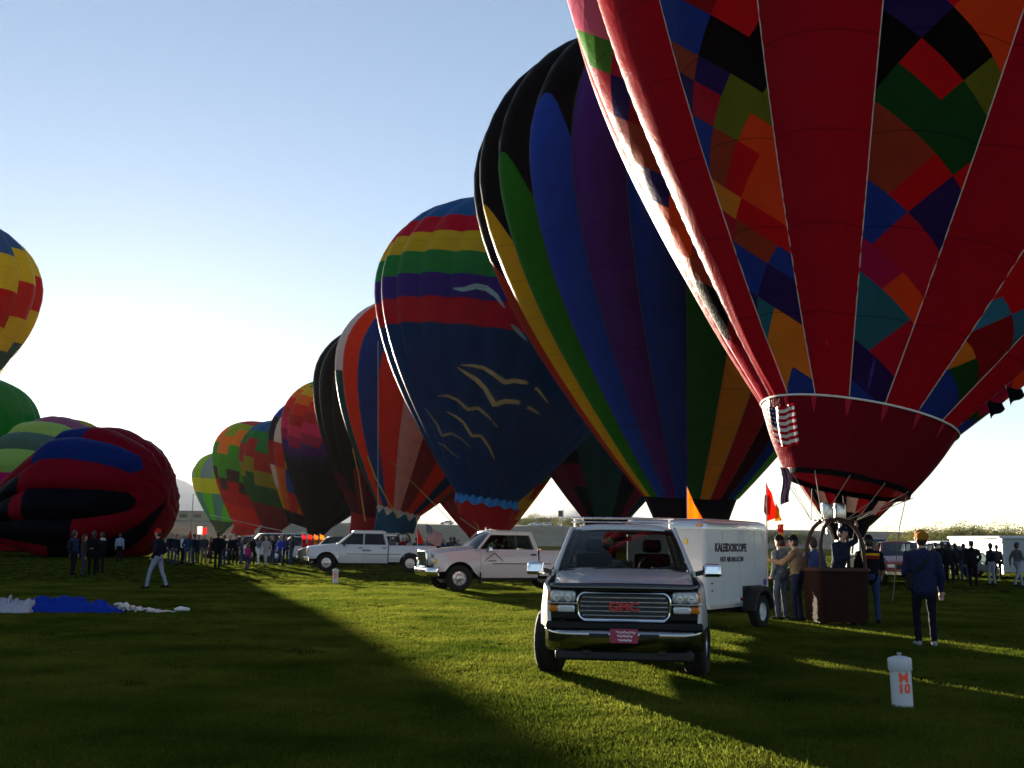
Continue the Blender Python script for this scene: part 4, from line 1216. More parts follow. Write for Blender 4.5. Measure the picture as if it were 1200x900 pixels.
# load in the Ram's bed
for k, dx in enumerate((0, .18)):
    mb = MB(); mb.lathe([(.05, 0), (.05, .02), (.16, .02), (.14, .05), (.035, .55), (.02, .58)], 14)
    cn = mb.build('traffic_cone', mat('cone_orange', (.6, .13, .03), rough=.5), None)
    p = ram.matrix_world
    cn.location = Matrix.Rotation(R(-69), 4, 'Z') @ Vector((-.5 - dx * 1.4, 4.15 + dx, .75)) + ram.location
    tag(cn, ['orange traffic cone nearer the cab in the white extended cab pickup bed', 'orange traffic cone farther back in the white extended cab pickup bed'][k], 'cone', 'traffic cones in the pickup bed')

# ------------------------------------------------------------------ trailer
def trailer():
    ta = R(37)
    corner = ground(828.5, 743)         # near right front corner column of the box on the ground line
    Wd, Ln, z0, z1 = 1.66, 2.75, .42, 1.97
    M0 = Matrix.Rotation(-ta, 4, 'Z')
    # local: x across, +y to the rear; near corner is (+Wd/2, 0)
    off = M0 @ Vector((Wd / 2, 0, 0))
    root = empty('cargo_trailer', (corner.x - off.x, corner.y - off.y, 0), -ta)
    tag(root, 'white enclosed balloon trailer with black lettering behind the silver pickup', 'trailer')
    wt = mat('trailer_skin', (.60, .60, .60), rough=.38, coat=.3, var=.05, scale=2)
    wtr = mat('trailer_trim', (.62, .62, .63), rough=.3, metal=.7)
    b = MB()
    pts = rrect(Wd, Ln, .10, 5)
    b.prism([(x, y + Ln / 2) for x, y in pts], z0, z1 - .10, 2)
    body = b.build('body', wt, root, ang=30)
    cp = MB()
    prf = [(1.012, z1 - .14), (1.012, z1 - .04), (.985, z1), (.9, z1 + .04), (.5, z1 + .07), (.001, z1 + .075)]
    vs, fs = [], []
    n = len(pts)
    for k, z in prf: vs += [(x * k, y * (k if k < 1 else 1.006) + Ln / 2, z) for x, y in pts]
    for i in range(len(prf) - 1):
        for j in range(n): fs.append((i * n + j, i * n + (j + 1) % n, (i + 1) * n + (j + 1) % n, (i + 1) * n + j))
    cp.add(vs, fs); cp.build('roof_cap', wtr, root, ang=50)
    bt_ = MB()
    for s in (-1, 1): bt_.box((s * (Wd / 2 + .004), Ln / 2, z0 + .03), (.02, Ln - .2, .07))
    bt_.box((0, -.004, z0 + .20), (Wd - .2, .02, .42)); bt_.build('gravel_guard', wtr, root, bevel=.004)
    for s in (-1, 1):
        for yy in (.7, 1.4, 2.1):
            rv = MB(); rv.box((s * (Wd / 2 + .003), yy, (z0 + z1) / 2), (.008, .012, z1 - z0 - .3)); rv.build('panel_joint', wt, root)
        f = MB()
        wy, wr_ = 1.95, .31
        poly = [(wy + (wr_ + .16) * math.cos(a), .34 + (wr_ + .14) * math.sin(a)) for a in np.linspace(math.pi, 0, 17)] + [(wy + (wr_ + .08) * math.cos(a), .34 + (wr_ + .06) * math.sin(a)) for a in np.linspace(0, math.pi, 17)]
        f.prism(poly, s * (Wd / 2 - .02), s * (Wd / 2 + .26), 0); f.build('wheel_fender', blackp, root, ang=50)
        wl = MB(); wl.box((s * (Wd / 2 + .004), wy, .54), (.012, .86, .5)); wl.build('wheel_well', blackp, root)
        wheel(root, s * (Wd / 2 + .13), wy, wr_, .2, s, rimc=mat('white_wheel', (.6, .6, .6), rough=.4), holes=5)
        rf_ = MB(); rf_.box((s * (Wd / 2 + .006), 1.32, z0 + .13), (.008, .14, .06)); rf_.build('white_reflector', mat('white_reflective', (.8, .8, .8), rough=.2), root)
        rf_ = MB(); rf_.box((s * (Wd / 2 + .006), 1.47, z0 + .13), (.008, .14, .06)); rf_.build('red_reflector', redl, root)
        rf_ = MB(); rf_.box((s * (Wd / 2 + .006), 2.58, z0 + .16), (.008, .10, .06)); rf_.build('red_reflector', redl, root)
        rf_ = MB(); rf_.box((s * (Wd / 2 + .006), 2.56, z0 + .42), (.008, .14, .12)); rf_.build('sticker', mat('purple_sticker', (.12, .08, .3)), root)
        rf_ = MB(); rf_.box((s * (Wd / 2 + .01), .22, z0 + .32), (.012, .03, .03)); rf_.box((s * (Wd / 2 + .01), .22, z0 + .45), (.012, .03, .03)); rf_.build('latch', redl, root)
    for x, y, z in ((Wd / 2 - .02, -.01, z1 - .06), (-Wd / 2 + .02, -.01, z1 - .06)):
        lm = MB(); lm.box((x - .08 * (1 if x > 0 else -1), y - .02, z), (.12, .04, .05)); lm.build('marker_lamp', amber, root, bevel=.012)
    lm = MB(); lm.box((Wd / 2 - .38, -.014, z1 - .36), (.06, .02, .09)); lm.build('marker_lamp', lensmat('yellow_lens', (.8, .5, .02)), root, bevel=.008)
    tg = MB(); tg.bar((-.45, 0, .40), (0, -1.15, .42), .07, .1); tg.bar((.45, 0, .40), (0, -1.15, .42), .07, .1); tg.tube([(0, -.95, .05), (0, -.95, .75)], .035, 8); tg.build('tongue', blackp, root)
    ch = MB(); ch.box((0, Ln / 2, z0 - .04), (Wd - .25, Ln - .1, .10)); ch.tube([(-Wd / 2, wy, wr_), (Wd / 2, wy, wr_)], .04, 8); ch.build('chassis', under, root)
    rvt = MB()
    for yy in np.linspace(.12, Ln - .12, 24):
        for zz in (z0 + .09, z1 - .20): rvt.box((Wd / 2 + .004, yy, zz), (.008, .014, .014))
    for zz in np.linspace(z0 + .1, z1 - .2, 14):
        for yy in (.7, 1.4, 2.1): rvt.box((Wd / 2 + .009, yy, zz), (.008, .014, .014))
    tag(rvt.build('rivets', wtr, root), kind='stuff')
    ink = mat('sign_ink', (.03, .012, .03), rough=.6)
    MT = Matrix.Translation((Wd / 2 + .004, 1.05, 1.50)) @ Matrix.Rotation(R(90), 4, 'Z') @ Matrix.Rotation(R(90), 4, 'X')
    lettering('KALEIDOSCOPE', .205, ink, root, MT, bold=.008, sx=.93)
    MT2 = Matrix.Translation((Wd / 2 + .004, 1.08, 1.29)) @ Matrix.Rotation(R(90), 4, 'Z') @ Matrix.Rotation(R(90), 4, 'X')
    lettering('HOT AIR BALLOON', .125, ink, root, MT2, bold=.003, sx=.9)
    return root
trl = trailer()

# ladder rack bars over the silver pickup's cab
mb = MB()
for x in (-.72, .72): mb.tube([(x, 3.95, 1.2), (x, 3.95, 1.95)], .018, 8)
mb.tube([(-.78, 3.95, 1.94), (.78, 3.95, 1.94)], .018, 8); mb.tube([(-.78, 3.95, 1.88), (.78, 3.95, 1.88)], .013, 8)
mb.build('rack', steel, gmc)

# ------------------------------------------------------------------ background vehicles
def carbody(name, label, loc, rz, col, kind='suv', L=4.6, W=.88, group='vehicles parked in the background', col2=None):
    root = empty(name, loc, rz); tag(root, label, {'suv': 'car', 'car': 'car', 'van': 'van', 'truck': 'truck'}[kind], group)
    pc = paint(name + str(len(_M)), col)
    pc2 = paint(name + str(len(_M)), col2) if col2 else pc
    wr_ = .34
    P = {'suv': dict(hood=1.02, belt=1.05, roof=1.75, c0=1.15, r0=1.75, r1=L - .45, c1=L - .08),
         'car': dict(hood=.85, belt=.9, roof=1.42, c0=1.35, r0=2.0, r1=L - 1.35, c1=L - .75),
         'van': dict(hood=1.05, belt=1.15, roof=1.98, c0=.75, r0=1.35, r1=L - .15, c1=L - .03),
         'truck': dict(hood=1.08, belt=1.12, roof=1.78, c0=1.35, r0=1.85, r1=3.0, c1=3.2)}[kind]
    fy, ry = .82, L - .95
    low = .34
    bot = [(0.05, .45)] + arch(fy, wr_, wr_ + .07, 0, 0, low)[1:-1] + arch(ry, wr_, wr_ + .07, 0, 0, low)[1:-1] + [(L - .03, .45), (L, P['belt'] * .9)]
    tail = [(L - .05, P['belt'])]
    if kind == 'car': tail = [(L - .05, .92), (P['c1'], .95)]
    poly = bot + tail + [(P['c0'], P['belt']), (P['c0'] - .15, P['hood'] + .05), (.35, P['hood'] - .03), (.04, P['hood'] - .18)]
    def xf(y, z): return W - .06 * max(0, (z - .8) / .4) ** 2 - .12 * max(0, (.5 - y) / .5) ** 2 - .05 * max(0, (y - L + .4) / .4) ** 2
    for me in shell(poly, [.5, .7, .85, 1.0], [.25, .5, 2., L - .4], xf, .05): mkobj('body_side', me, pc, root)
    h = MB(); h.grid(lambda u, v: ((u * 2 - 1) * (W - .07 - .10 * (1 - v) ** 2), .04 + (P['c0'] - .1) * v, P['hood'] - .16 * (1 - v) ** 4 + .06 * v + .03 * (1 - (u * 2 - 1) ** 2)), 8, 8); h.build('hood', pc, root, ang=60)
    fr = MB(); fr.grid(lambda u, v: ((u * 2 - 1) * (W - .13), .03 + .10 * (u * 2 - 1) ** 4, .42 + (P['hood'] - .56) * v), 8, 3); fr.build('nose_panel', pc2, root)
    gl_ = MB(); gl_.box((0, .02, P['hood'] - .33), (.8, .05, .16)); gl_.build('grille', blackp, root)
    bm_ = MB(); bm_.box((0, .0, .5), (2 * W - .1, .16, .2)); bm_.build('bumper', chrome if kind in ('truck', 'suv') else pc, root, bevel=.04)
    bm_ = MB(); bm_.box((0, L, .5), (2 * W - .1, .12, .2)); bm_.build('rear_bumper', blackp, root, bevel=.04)
    for s in (-1, 1):
        hl = MB(); hl.box((s * (W - .28), .04, P['hood'] - .30), (.28, .1, .15)); hl.build('headlight', clear, root, bevel=.03)
        tl = MB(); tl.box((s * (W - .12), L - .03, P['belt'] - .25), (.14, .08, .3)); tl.build('tail_lamp', redl, root, bevel=.02)
        wheel(root, s * (W - .11), fy, wr_, .2, s, holes=5); wheel(root, s * (W - .11), ry, wr_, .2, s, holes=5)
    ro = MB(); rw = W - .22
    ro.grid(lambda u, v: ((u * 2 - 1) * rw, P['r0'] + (P['r1'] - P['r0']) * v, P['roof'] - .06 * abs(u * 2 - 1) ** 3 - .05 * (v * 2 - 1) ** 4), 8, 8); r_ = ro.build('roof', pc2, root, ang=60)
    sd = r_.modifiers.new('thick', 'SOLIDIFY'); sd.thickness = .06; sd.offset = -1
    bt = lambda s, y: Vector((s * (W - .08), y, P['belt'])); tp = lambda s, y: Vector((s * rw, y, P['roof'] - .08))
    pl = MB()
    for s in (-1, 1):
        pl.bar(bt(s, P['c0']), tp(s, P['r0']), .06, .07); pl.bar(bt(s, P['c1']), tp(s, P['r1']), .06, .14)
        m_ = (P['r0'] + P['r1']) / 2; pl.bar(bt(s, m_ - .1), tp(s, m_), .05, .09)
        if kind in ('suv', 'van'): pl.bar(bt(s, (m_ + P['r1']) / 2), tp(s, (m_ + P['r1']) / 2), .05, .12)
    pl.build('pillars', pc2, root, bevel=.01)
    for s in (-1, 1):
        g = MB(); g.add([bt(s, P['c0']), bt(s, P['c1']), tp(s, P['r1']), tp(s, P['r0'])], [(0, 1, 2, 3)]); g.build('side_window', glass, root)
    g = MB(); g.add([bt(-1, P['c0'] - .04), bt(1, P['c0'] - .04), tp(1, P['r0']), tp(-1, P['r0'])], [(0, 1, 2, 3)]); g.build('windshield', glass, root)
    g = MB(); g.add([bt(-1, P['c1'] + .02), bt(1, P['c1'] + .02), tp(1, P['r1']), tp(-1, P['r1'])], [(0, 1, 2, 3)]); g.build('rear_window', glass, root)
    ins = MB(); ins.box((0, (fy + ry) / 2, .5), (2 * W - .2, L - 1.0, .3))
    for yy in (P['c0'] + .9, P['c0'] + 1.75):
        if yy < P['c1'] - .3: ins.box((0, yy, P['belt'] - .05), (1.2, .2, .6))
    ins.build('interior', under, root)
    if kind == 'truck':
        bd = MB(); bd.box((0, (P['c1'] + L) / 2, .62), (2 * W - .2, L - P['c1'] - .1, .06)); bd.box((0, L - .06, .85), (2 * W - .16, .06, .5)); bd.build('bed', pc, root)
    return root
def park(px, depth, kind, col, label, rz=0., L=4.6, col2=None, name=None):
    p = gx(px, depth)
    return carbody(name or {'suv': 'parked_suv', 'car': 'parked_car', 'van': 'parked_van', 'truck': 'parked_pickup'}[kind], label, (p.x, p.y, 0), R(rz), col, kind, L, col2=col2)
park(1062, 41, 'truck', (.28, .02, .025), 'red and white old pickup truck facing right of the basket', -12, 5.0, col2=(.30, .02, .03))
park(1030, 52, 'van', (.42, .44, .46), 'silver minivan parked left of the red and white pickup', -8, 4.7)
park(1101, 56, 'suv', (.10, .03, .05), 'maroon utility vehicle behind the crowd on the right', -20)
park(1152, 74, 'van', (.55, .56, .58), 'white van farthest right behind the long grey trailer', 0, 5.2)
park(1125, 76, 'van', (.55, .56, .58), 'white van second from right behind the long grey trailer', 0, 5.2)
park(1178, 72, 'van', (.52, .53, .56), 'pale van at the right end of the white van row', 0, 5.2)
park(1096, 80, 'van', (.5, .52, .56), 'bluish white van at the left end of the van row', 0, 5.2)
park(349, 63, 'suv', (.015, .016, .02), 'black utility vehicle left of the crew cab pickup', -80, 4.5)
park(312, 74, 'suv', (.45, .46, .48), 'silver utility vehicle behind the crowd under the far balloons', -85)
park(283, 80, 'van', (.58, .58, .58), 'white van behind the crowd under the far balloons', -80, 5.0)
park(258, 82, 'suv', (.18, .025, .02), 'dark red utility vehicle behind the left part of the crowd', -95)
park(232, 86, 'car', (.5, .5, .5), 'light grey car behind the leftmost crowd', -85)
park(335, 84, 'car', (.55, .55, .56), 'white car between the far balloons and the crew cab pickup', -70)
park(405, 95, 'van', (.6, .6, .6), 'white van behind the hood of the crew cab pickup', -75, 5.0)
# vehicles on the bank road, far off
for k in range(9):
    u = .40 + .018 * k + .004 * ((k * 7) % 5)
    p = bank_pt(u)
    hh = bank_top(u)
    if k == 0:
        fc0 = carbody('parked_car', '', (p.x, p.y + 26, hh - .1), R(-70), (.6, .6, .6), 'car', group='cars along the top of the bank'); c = fc0
    else:
        c = copy_tree(fc0); c.location = (p.x, p.y + 26, hh - .1)
    c['label'] = 'tiny pale car on the bank top, %s from the left' % ['first', 'second', 'third', 'fourth', 'fifth', 'sixth', 'seventh', 'eighth', 'ninth'][k]
# ------------------------------------------------------------------ people
# one continuous skin per figure: tapered limbs are joined by a voxel remesh, then each face takes the material of the nearest limb
SKIN, HAIR, TOP, LEGS, SHOE, ACC = range(6)
def _capsule(p0, r0, p1, r1, flat=None, n=14):
    """tapered round-ended limb; flat=(side, front) squashes the section"""
    mb = MB()
    p0, p1 = Vector(p0), Vector(p1)
    d = p1 - p0; L = max(d.length, 1e-4); q = d.to_track_quat('Z', 'Y').to_matrix() if d.length > 1e-4 else Matrix.Identity(3)
    pr = []
    for k in range(5):
        a = -math.pi / 2 + math.pi / 2 * k / 5; pr.append((max(.0005, r0 * math.cos(a)), r0 * math.sin(a)))
    pr.append((r0, 0)); pr.append((r1, L))
    for k in range(1, 6):
        a = math.pi / 2 * k / 5; pr.append((max(.0005, r1 * math.cos(a)), L + r1 * math.sin(a)))
    mb.lathe(pr, n, Matrix.Translation(p0) @ q.to_4x4(), cap=True)
    return mb
def human(h=1.75, stride=.0, arms=('hang', 'hang'), lean=0., bulk=1., hat=None, hair='short', hood=False, coat=.0, pack=False, vox=.012, turn=0., fingers=True, crouch=0., name='person'):
    """mesh facing -y with feet on z = 0; six material slots"""
    prim = []
    def add(p0, r0, p1, r1, lab, flat=(1, 1)): prim.append((Vector(p0), r0, Vector(p1), r1, lab, flat))
    k = 1.0
    hipz = .93 - crouch
    lz = math.sin(lean); lc = math.cos(lean)
    def T(x, y, z):      # upper body leans forward about the hips
        dz = z - hipz
        return Vector((x, y * lc - dz * lz, hipz + dz * lc + y * lz * 0))
    for s in (-1, 1):
        st = stride * s
        hip = Vector((s * .095, 0, hipz)); foot = Vector((s * (.10 + .02 * (stride == 0)), -st, .075))
        if st < 0: foot.z += .05 * min(1, abs(st) * 3)
        knee = (hip + foot) / 2 + Vector((s * .012, -.045 - crouch * .4, .03))
        add(hip, .093 * bulk, knee, .064, LEGS); add(knee, .064, foot + Vector((0, 0, .03)), .055, LEGS)
        add(foot + Vector((0, .05, -.03)), .042, foot + Vector((s * .02, -.15, -.038)), .036, SHOE)
    add((0, .01, hipz + .02), .125 * bulk, (0, .0, hipz + .10), .125 * bulk, LEGS, (1.2, .95))
    # torso
    b = bulk
    add(T(0, .0, hipz + .06 - coat), .135 * b + coat * .12, T(0, .0, hipz + .28), .135 * b, TOP, (1.2, .92))
    add(T(0, .0, hipz + .26), .14 * b, T(0, .015, hipz + .42), .135 * b, TOP, (1.3, .92))
    add(T(-.13, .01, hipz + .47), .075 * b, T(.13, .01, hipz + .47), .075 * b, TOP)
    add(T(0, .01, hipz + .48), .062, T(0, -.01, hipz + .60), .055, SKIN)
    if hood: add(T(-.07, .07, hipz + .54), .062, T(.07, .07, hipz + .54), .062, ACC)
    else: add(T(0, .015, hipz + .49), .078, T(0, .01, hipz + .53), .07, TOP)
    # head
    hz = hipz + .72
    ct, stn = math.cos(turn), math.sin(turn)
    def H(x, y, z):
        return T(x * ct - y * stn, x * stn + y * ct - .01, hz + z)
    add(H(0, .012, .0), .088, H(0, -.005, .035), .088, SKIN)
    add(H(0, -.03, -.07), .055, H(0, -.02, -.02), .066, SKIN)
    add(H(0, -.098, -.005), .011, H(0, -.108, -.032), .015, SKIN)
    for s in (-1, 1): add(H(s * .083, .01, -.03), .014, H(s * .087, .015, .015), .018, SKIN)
    for s in (-1, 1): add(H(s * .032, -.086, .008), .010, H(s * .036, -.086, .008), .010, HAIR)
    add(H(-.018, -.088, -.062), .007, H(.018, -.088, -.062), .007, ACC if False else SKIN)
    if hat == 'cap':
        add(H(0, .012, .045), .101, H(0, .0, .065), .094, ACC); add(H(-.045, -.10, .055), .014, H(.045, -.10, .055), .014, ACC); add(H(-.03, -.145, .045), .012, H(.03, -.145, .045), .012, ACC)
        add(H(0, .03, -.01), .089, H(0, .03, .02), .09, HAIR)
    elif hat == 'beanie':
        add(H(0, .012, .035), .103, H(0, .012, .075), .088, ACC)
    else:
        add(H(0, .022, .03), .098, H(0, .01, .052), .094, HAIR)
        add(H(0, .04, -.03), .085, H(0, .045, .02), .09, HAIR)
        if hair == 'long': add(H(0, .06, -.14), .07, H(0, .05, .0), .092, HAIR, (1.2, .9))
    # arms
    for s, pose in zip((-1, 1), arms):
        sh = T(s * .195 * (.5 + .5 * b), .015, hipz + .465)
        if pose == 'hang': el, wr_ = sh + Vector((s * .055, .03, -.28)), sh + Vector((s * .06, -.04, -.52))
        elif pose == 'pocket': el, wr_ = sh + Vector((s * .10, .08, -.26)), sh + Vector((s * .0, -.07, -.44))
        elif pose == 'front': el, wr_ = sh + Vector((s * .05, -.06, -.27)), sh + Vector((-s * .06, -.27, -.22))
        elif pose == 'up': el, wr_ = sh + Vector((s * .10, -.16, .10)), sh + Vector((s * .04, -.22, .34))
        elif pose == 'face': el, wr_ = sh + Vector((s * .08, -.16, -.20)), sh + Vector((-s * .08, -.22, .06))
        elif pose == 'reach': el, wr_ = sh + Vector((s * .04, -.20, -.18)), sh + Vector((s * .0, -.46, -.14))
        elif pose == 'back': el, wr_ = sh + Vector((s * .05, .14, -.25)), sh + Vector((s * .03, .16, -.48))
        elif pose == 'fwd': el, wr_ = sh + Vector((s * .05, -.08, -.27)), sh + Vector((s * .04, -.26, -.44))
        add(sh, .068 * b, el, .056 * b, TOP); add(el, .056 * b, wr_, .043 * b, TOP)
        f = (wr_ - el).normalized(); side = f.cross(Vector((0, 0, 1) if abs(f.z) < .8 else (0, 1, 0))).normalized(); nrm = side.cross(f)
        pm = wr_ + f * .085
        add(wr_, .026, pm, .034, SKIN)
        if fingers:
            for j, (o, ln) in enumerate(((-.030, .070), (-.010, .085), (.010, .080), (.030, .062))):
                a = pm + side * o + f * .01; bq = a + f * ln * .55 + nrm * .012; cq = bq + f * ln * .35 + nrm * .03
                add(a, .010, bq, .009, SKIN); add(bq, .009, cq, .008, SKIN)
            ta = wr_ + f * .04 + side * -.03
            add(ta, .012, ta + f * .045 - side * .035 + nrm * .01, .010, SKIN)
        else: add(pm, .03, pm + f * .07 + nrm * .02, .02, SKIN)
    if pack:
        add(T(0, .20, hipz + .16), .10, T(0, .20, hipz + .36), .10, ACC, (1.25, .8))
        for s in (-1, 1): add(T(s * .10, .12, hipz + .47), .02, T(s * .10, -.11, hipz + .38), .018, ACC)
    big = MB()
    for (p0, r0, p1, r1, lab, fl) in prim:
        c = _capsule(p0, r0, p1, r1)
        if fl != (1, 1):
            mid = (p0 + p1) / 2
            c.v = [(mid.x + (v[0] - mid.x) * fl[0], (p0.y + (p1.y - p0.y) * .5) + (v[1] - mid.y) * fl[1], v[2]) for v in c.v]
        big.add(c.v, c.f)
    me = big.mesh('figure', False)
    o = bpy.data.objects.new('figure', me); COL.objects.link(o)
    rm = o.modifiers.new('remesh', 'REMESH'); rm.mode = 'VOXEL'; rm.voxel_size = vox; rm.use_smooth_shade = True
    sm = o.modifiers.new('smooth', 'SMOOTH'); sm.factor = .5; sm.iterations = 2
    dg = bpy.context.evaluated_depsgraph_get()
    out = bpy.data.meshes.new_from_object(o.evaluated_get(dg))
    bpy.data.objects.remove(o); bpy.data.meshes.remove(me)
    n = len(out.polygons)
    ce = np.zeros(n * 3); out.polygons.foreach_get('center', ce); ce = ce.reshape(-1, 3)
    best = np.full(n, 1e9); lab_ = np.zeros(n, int)
    for (p0, r0, p1, r1, lab, fl) in prim:
        a, b_ = np.array(p0), np.array(p1); d = b_ - a; L2 = max(d @ d, 1e-9)
        mid = (a + b_) / 2; sc = np.array([1 / fl[0], 1 / fl[1], 1])
        q = (ce - mid) * sc + mid
        t = np.clip(((q - a) @ d) / L2, 0, 1)
        dist = np.linalg.norm(q - (a + t[:, None] * d), axis=1) - (r0 + (r1 - r0) * t)
        m_ = dist < best - .002; best[m_] = dist[m_]; lab_[m_] = lab
    # soft folds in the clothes
    isc = np.zeros(len(out.vertices), bool)
    for pl_ in out.polygons:
        if lab_[pl_.index] in (TOP, LEGS): isc[list(pl_.vertices)] = True
    nr_ = [v.normal.copy() for v in out.vertices]
    for v in out.vertices:
        if isc[v.index]:
            q = Vector((v.co.x * 9, v.co.y * 9, v.co.z * 15 + v.co.x * 8))
            v.co += nr_[v.index] * (.011 * mnoise.noise(q) + .006 * mnoise.noise(q * 2.3) - .003)
    sc = h / 1.76
    for v in out.vertices: v.co *= sc
    out.polygons.foreach_set('use_smooth', [True] * n)
    out.materials.clear()
    for k in range(6): out.materials.append(_M['cloth_base'] if 'cloth_base' in _M else mat('cloth_base', (.1, .1, .1)))
    out.polygons.foreach_set('material_index', lab_.astype(np.int32))
    out.name = name
    return out
def cloth(c): return mat('cloth_%.3f_%.3f_%.3f' % tuple(lin(c) if isinstance(c, str) else c), c, rough=.9, var=.18, scale=7, bump=.35, bscale=9, spec=.1)
skinm = mat('skin', (.42, .24, .17), rough=.55, var=.08); skin2 = mat('skin_tan', (.30, .16, .10), rough=.55, var=.08)
HAIRC = {'dark': (.018, .012, .01), 'brown': (.06, .03, .015), 'grey': (.25, .24, .23), 'fair': (.22, .14, .06)}
def person(me, loc, face, label, top, legs, hair='dark', shoe='#16140f', acc='#20242c', group=None, skin=skinm):
    o = bpy.data.objects.new('person', me); COL.objects.link(o)
    ms = [skin, mat('hair_' + hair, HAIRC[hair], rough=.6, bump=.5, bscale=60), cloth(top), cloth(legs), cloth(shoe), cloth(acc)]
    for k, m_ in enumerate(ms):
        o.material_slots[k].link = 'OBJECT'; o.material_slots[k].material = m_
    o.location = loc; o.rotation_euler = (0, 0, R(face))
    return tag(o, label, 'person', group)
def detail(parent, name, mb, material, bevel=0.):
    return mb.build(name, material, parent, bevel=bevel)
NEAR = 'people around the nearest basket'
# face angle: 0 looks at the camera (-y), 180 looks away, 90 looks to +x
p = person(human(1.80, .06, ('hang', 'front'), .06, 1.14, hat='cap', coat=.10, vox=.011), ground(1086, 758), 172, 'person in a navy jacket with orange hood seen from behind, nearest on the right', '#1e2340', '#14151f', acc='#a8641c', shoe='#8c8c8c')
vb = p
q = MB(); q.lathe([(.002, -.03), (.085, -.02), (.10, .03), (.085, .085), (.03, .105), (.002, .108)], 16, Matrix.Translation((0, .04, 1.70)) @ Matrix.Diagonal((1, 1.1, 1, 1))); detail(p, 'cap', q, cloth('#94601c'))
q = MB(); q.box((.17, -.06, 1.02), (.16, .24, .30)); detail(p, 'shoulder_bag', q, cloth('#20241f'), .05)
q = MB(); q.tube([(-.16, .0, 1.50), (-.02, .16, 1.36), (.17, .10, 1.15)], .02, 6); detail(p, 'bag_strap', q, cloth('#20241f'))
p = person(human(1.76, .0, ('front', 'front'), .05, 1.12, hat='cap', vox=.011, coat=.04), ground(1022, 731), 170, 'person in a black jacket with a yellow chest band right of the basket', '#101118', '#2c3c60', acc='#14141c', group=NEAR)
q = MB()
for k, (z, rr, c) in enumerate(((1.40, .222, '#d09a20'), (1.335, .222, '#7a1c1c'))):
    q = MB(); q.grid(lambda u, v: (math.sin((u - .5) * 2.2) * .212, -.01 + math.cos((u - .5) * 2.2) * .165, z + .022 - .05 * v), 14, 2)
    detail(p, 'jacket_band', q, cloth(c))
person(human(1.74, .02, ('pocket', 'pocket'), .03, 1.05, hat='cap', vox=.011), ground(917, 727), 215, 'person in a grey denim jacket and jeans beside the trailer', '#5c6670', '#3c4658', acc='#14141c', group=NEAR)
person(human(1.74, .03, ('pocket', 'reach'), .08, 1.10, hat='cap', vox=.011), ground(936, 729), 235, 'person in a tan jacket and dark cap leaning on the basket', '#7a6652', '#20263a', acc='#12131c', group=NEAR)
bl = main_root.location
person(human(1.78, .0, ('front', 'up'), .18, 1.1, hat='cap', vox=.011), (bl.x + .05, bl.y - .02, .16), 40, 'pilot in a dark blue jacket and cap standing inside the wicker basket', '#1c2438', '#151722', acc='#141a34', group=NEAR)
person(human(1.72, .05, ('hang', 'reach'), .10, 1.0, vox=.012, hair='short'), gx(955, 22.6), 200, 'person in a blue and red jacket behind the basket', '#34487c', '#20242c', group=NEAR)
# small figures share a handful of meshes
V = .024
POSES = {'stand': human(1.75, .0, ('hang', 'hang'), vox=V, fingers=False), 'pocket': human(1.75, .02, ('pocket', 'pocket'), vox=V, fingers=False, bulk=1.08), 'coat': human(1.75, .02, ('pocket', 'hang'), vox=V, fingers=False, coat=.12, bulk=1.08),
         'walk': human(1.75, .24, ('fwd', 'back'), .04, vox=V, fingers=False, bulk=1.05), 'hood': human(1.75, .03, ('front', 'pocket'), vox=V, fingers=False, hood=True, bulk=1.1), 'cap': human(1.75, .02, ('pocket', 'front'), vox=V, fingers=False, hat='cap'),
         'photo': human(1.75, .03, ('face', 'face'), vox=V, fingers=False), 'long': human(1.70, .02, ('hang', 'front'), vox=V, fingers=False, hair='long'), 'pack': human(1.75, .05, ('hang', 'hang'), vox=V, fingers=False, pack=True)}
walkm = human(1.80, .26, ('pocket', 'pocket'), .05, 1.12, hat='cap', vox=.014, coat=.03)
p = person(walkm, ground(183, 690), 262, 'person walking in a navy jacket, pale jeans and red cap on the left grass', '#161a2c', '#7f8ca4', acc='#b02014')
LG = 'people standing before the red inflating balloon'
for px, fy, pose, h, face, top, legs, lab in [
    (84, 675, 'pack', 1.78, 150, '#26304e', '#14151d', 'person in dark blue, leftmost of the group before the red balloon'),
    (96, 676, 'long', 1.66, 120, '#2c2a2e', '#2c3248', 'person with long hair second in the group before the red balloon'),
    (107, 675, 'coat', 1.76, 200, '#121218', '#0e0e14', 'person in a long black coat third in the group before the red balloon'),
    (117, 672, 'hood', 1.72, 230, '#15161c', '#121318', 'person in black with pale collar, rightmost of the group before the red balloon'),
    (139, 658.5, 'stand', 1.75, 180, '#7c88a0', '#14151c', 'person in a pale shirt standing alone against the red balloon')]:
    person(POSES[pose], ground(px, fy), face, lab, top, legs, group=LG, acc='#a8a8a8' if pose == 'hood' else '#1c1d24').scale = (h / 1.75,) * 3
CG = 'crowd under the far balloons'
ordn = ['first', 'second', 'third', 'fourth', 'fifth', 'sixth', 'seventh', 'eighth', 'ninth', 'tenth', 'eleventh', 'twelfth', 'thirteenth', 'fourteenth', 'fifteenth', 'sixteenth', 'seventeenth', 'eighteenth', 'nineteenth', 'twentieth', 'twenty first', 'twenty second', 'twenty third', 'twenty fourth', 'twenty fifth', 'twenty sixth', 'twenty seventh', 'twenty eighth', 'twenty ninth', 'thirtieth']
cname = {'#15161c': 'black', '#1b2336': 'navy', '#2a3a5c': 'blue', '#3a3c42': 'charcoal', '#5a5e66': 'grey', '#a82860': 'pink', '#2438a0': 'bright blue', '#6c6450': 'khaki', '#8c8c90': 'pale grey', '#6a1c20': 'dark red', '#20242a': 'dark grey', '#c8c8c8': 'white'}
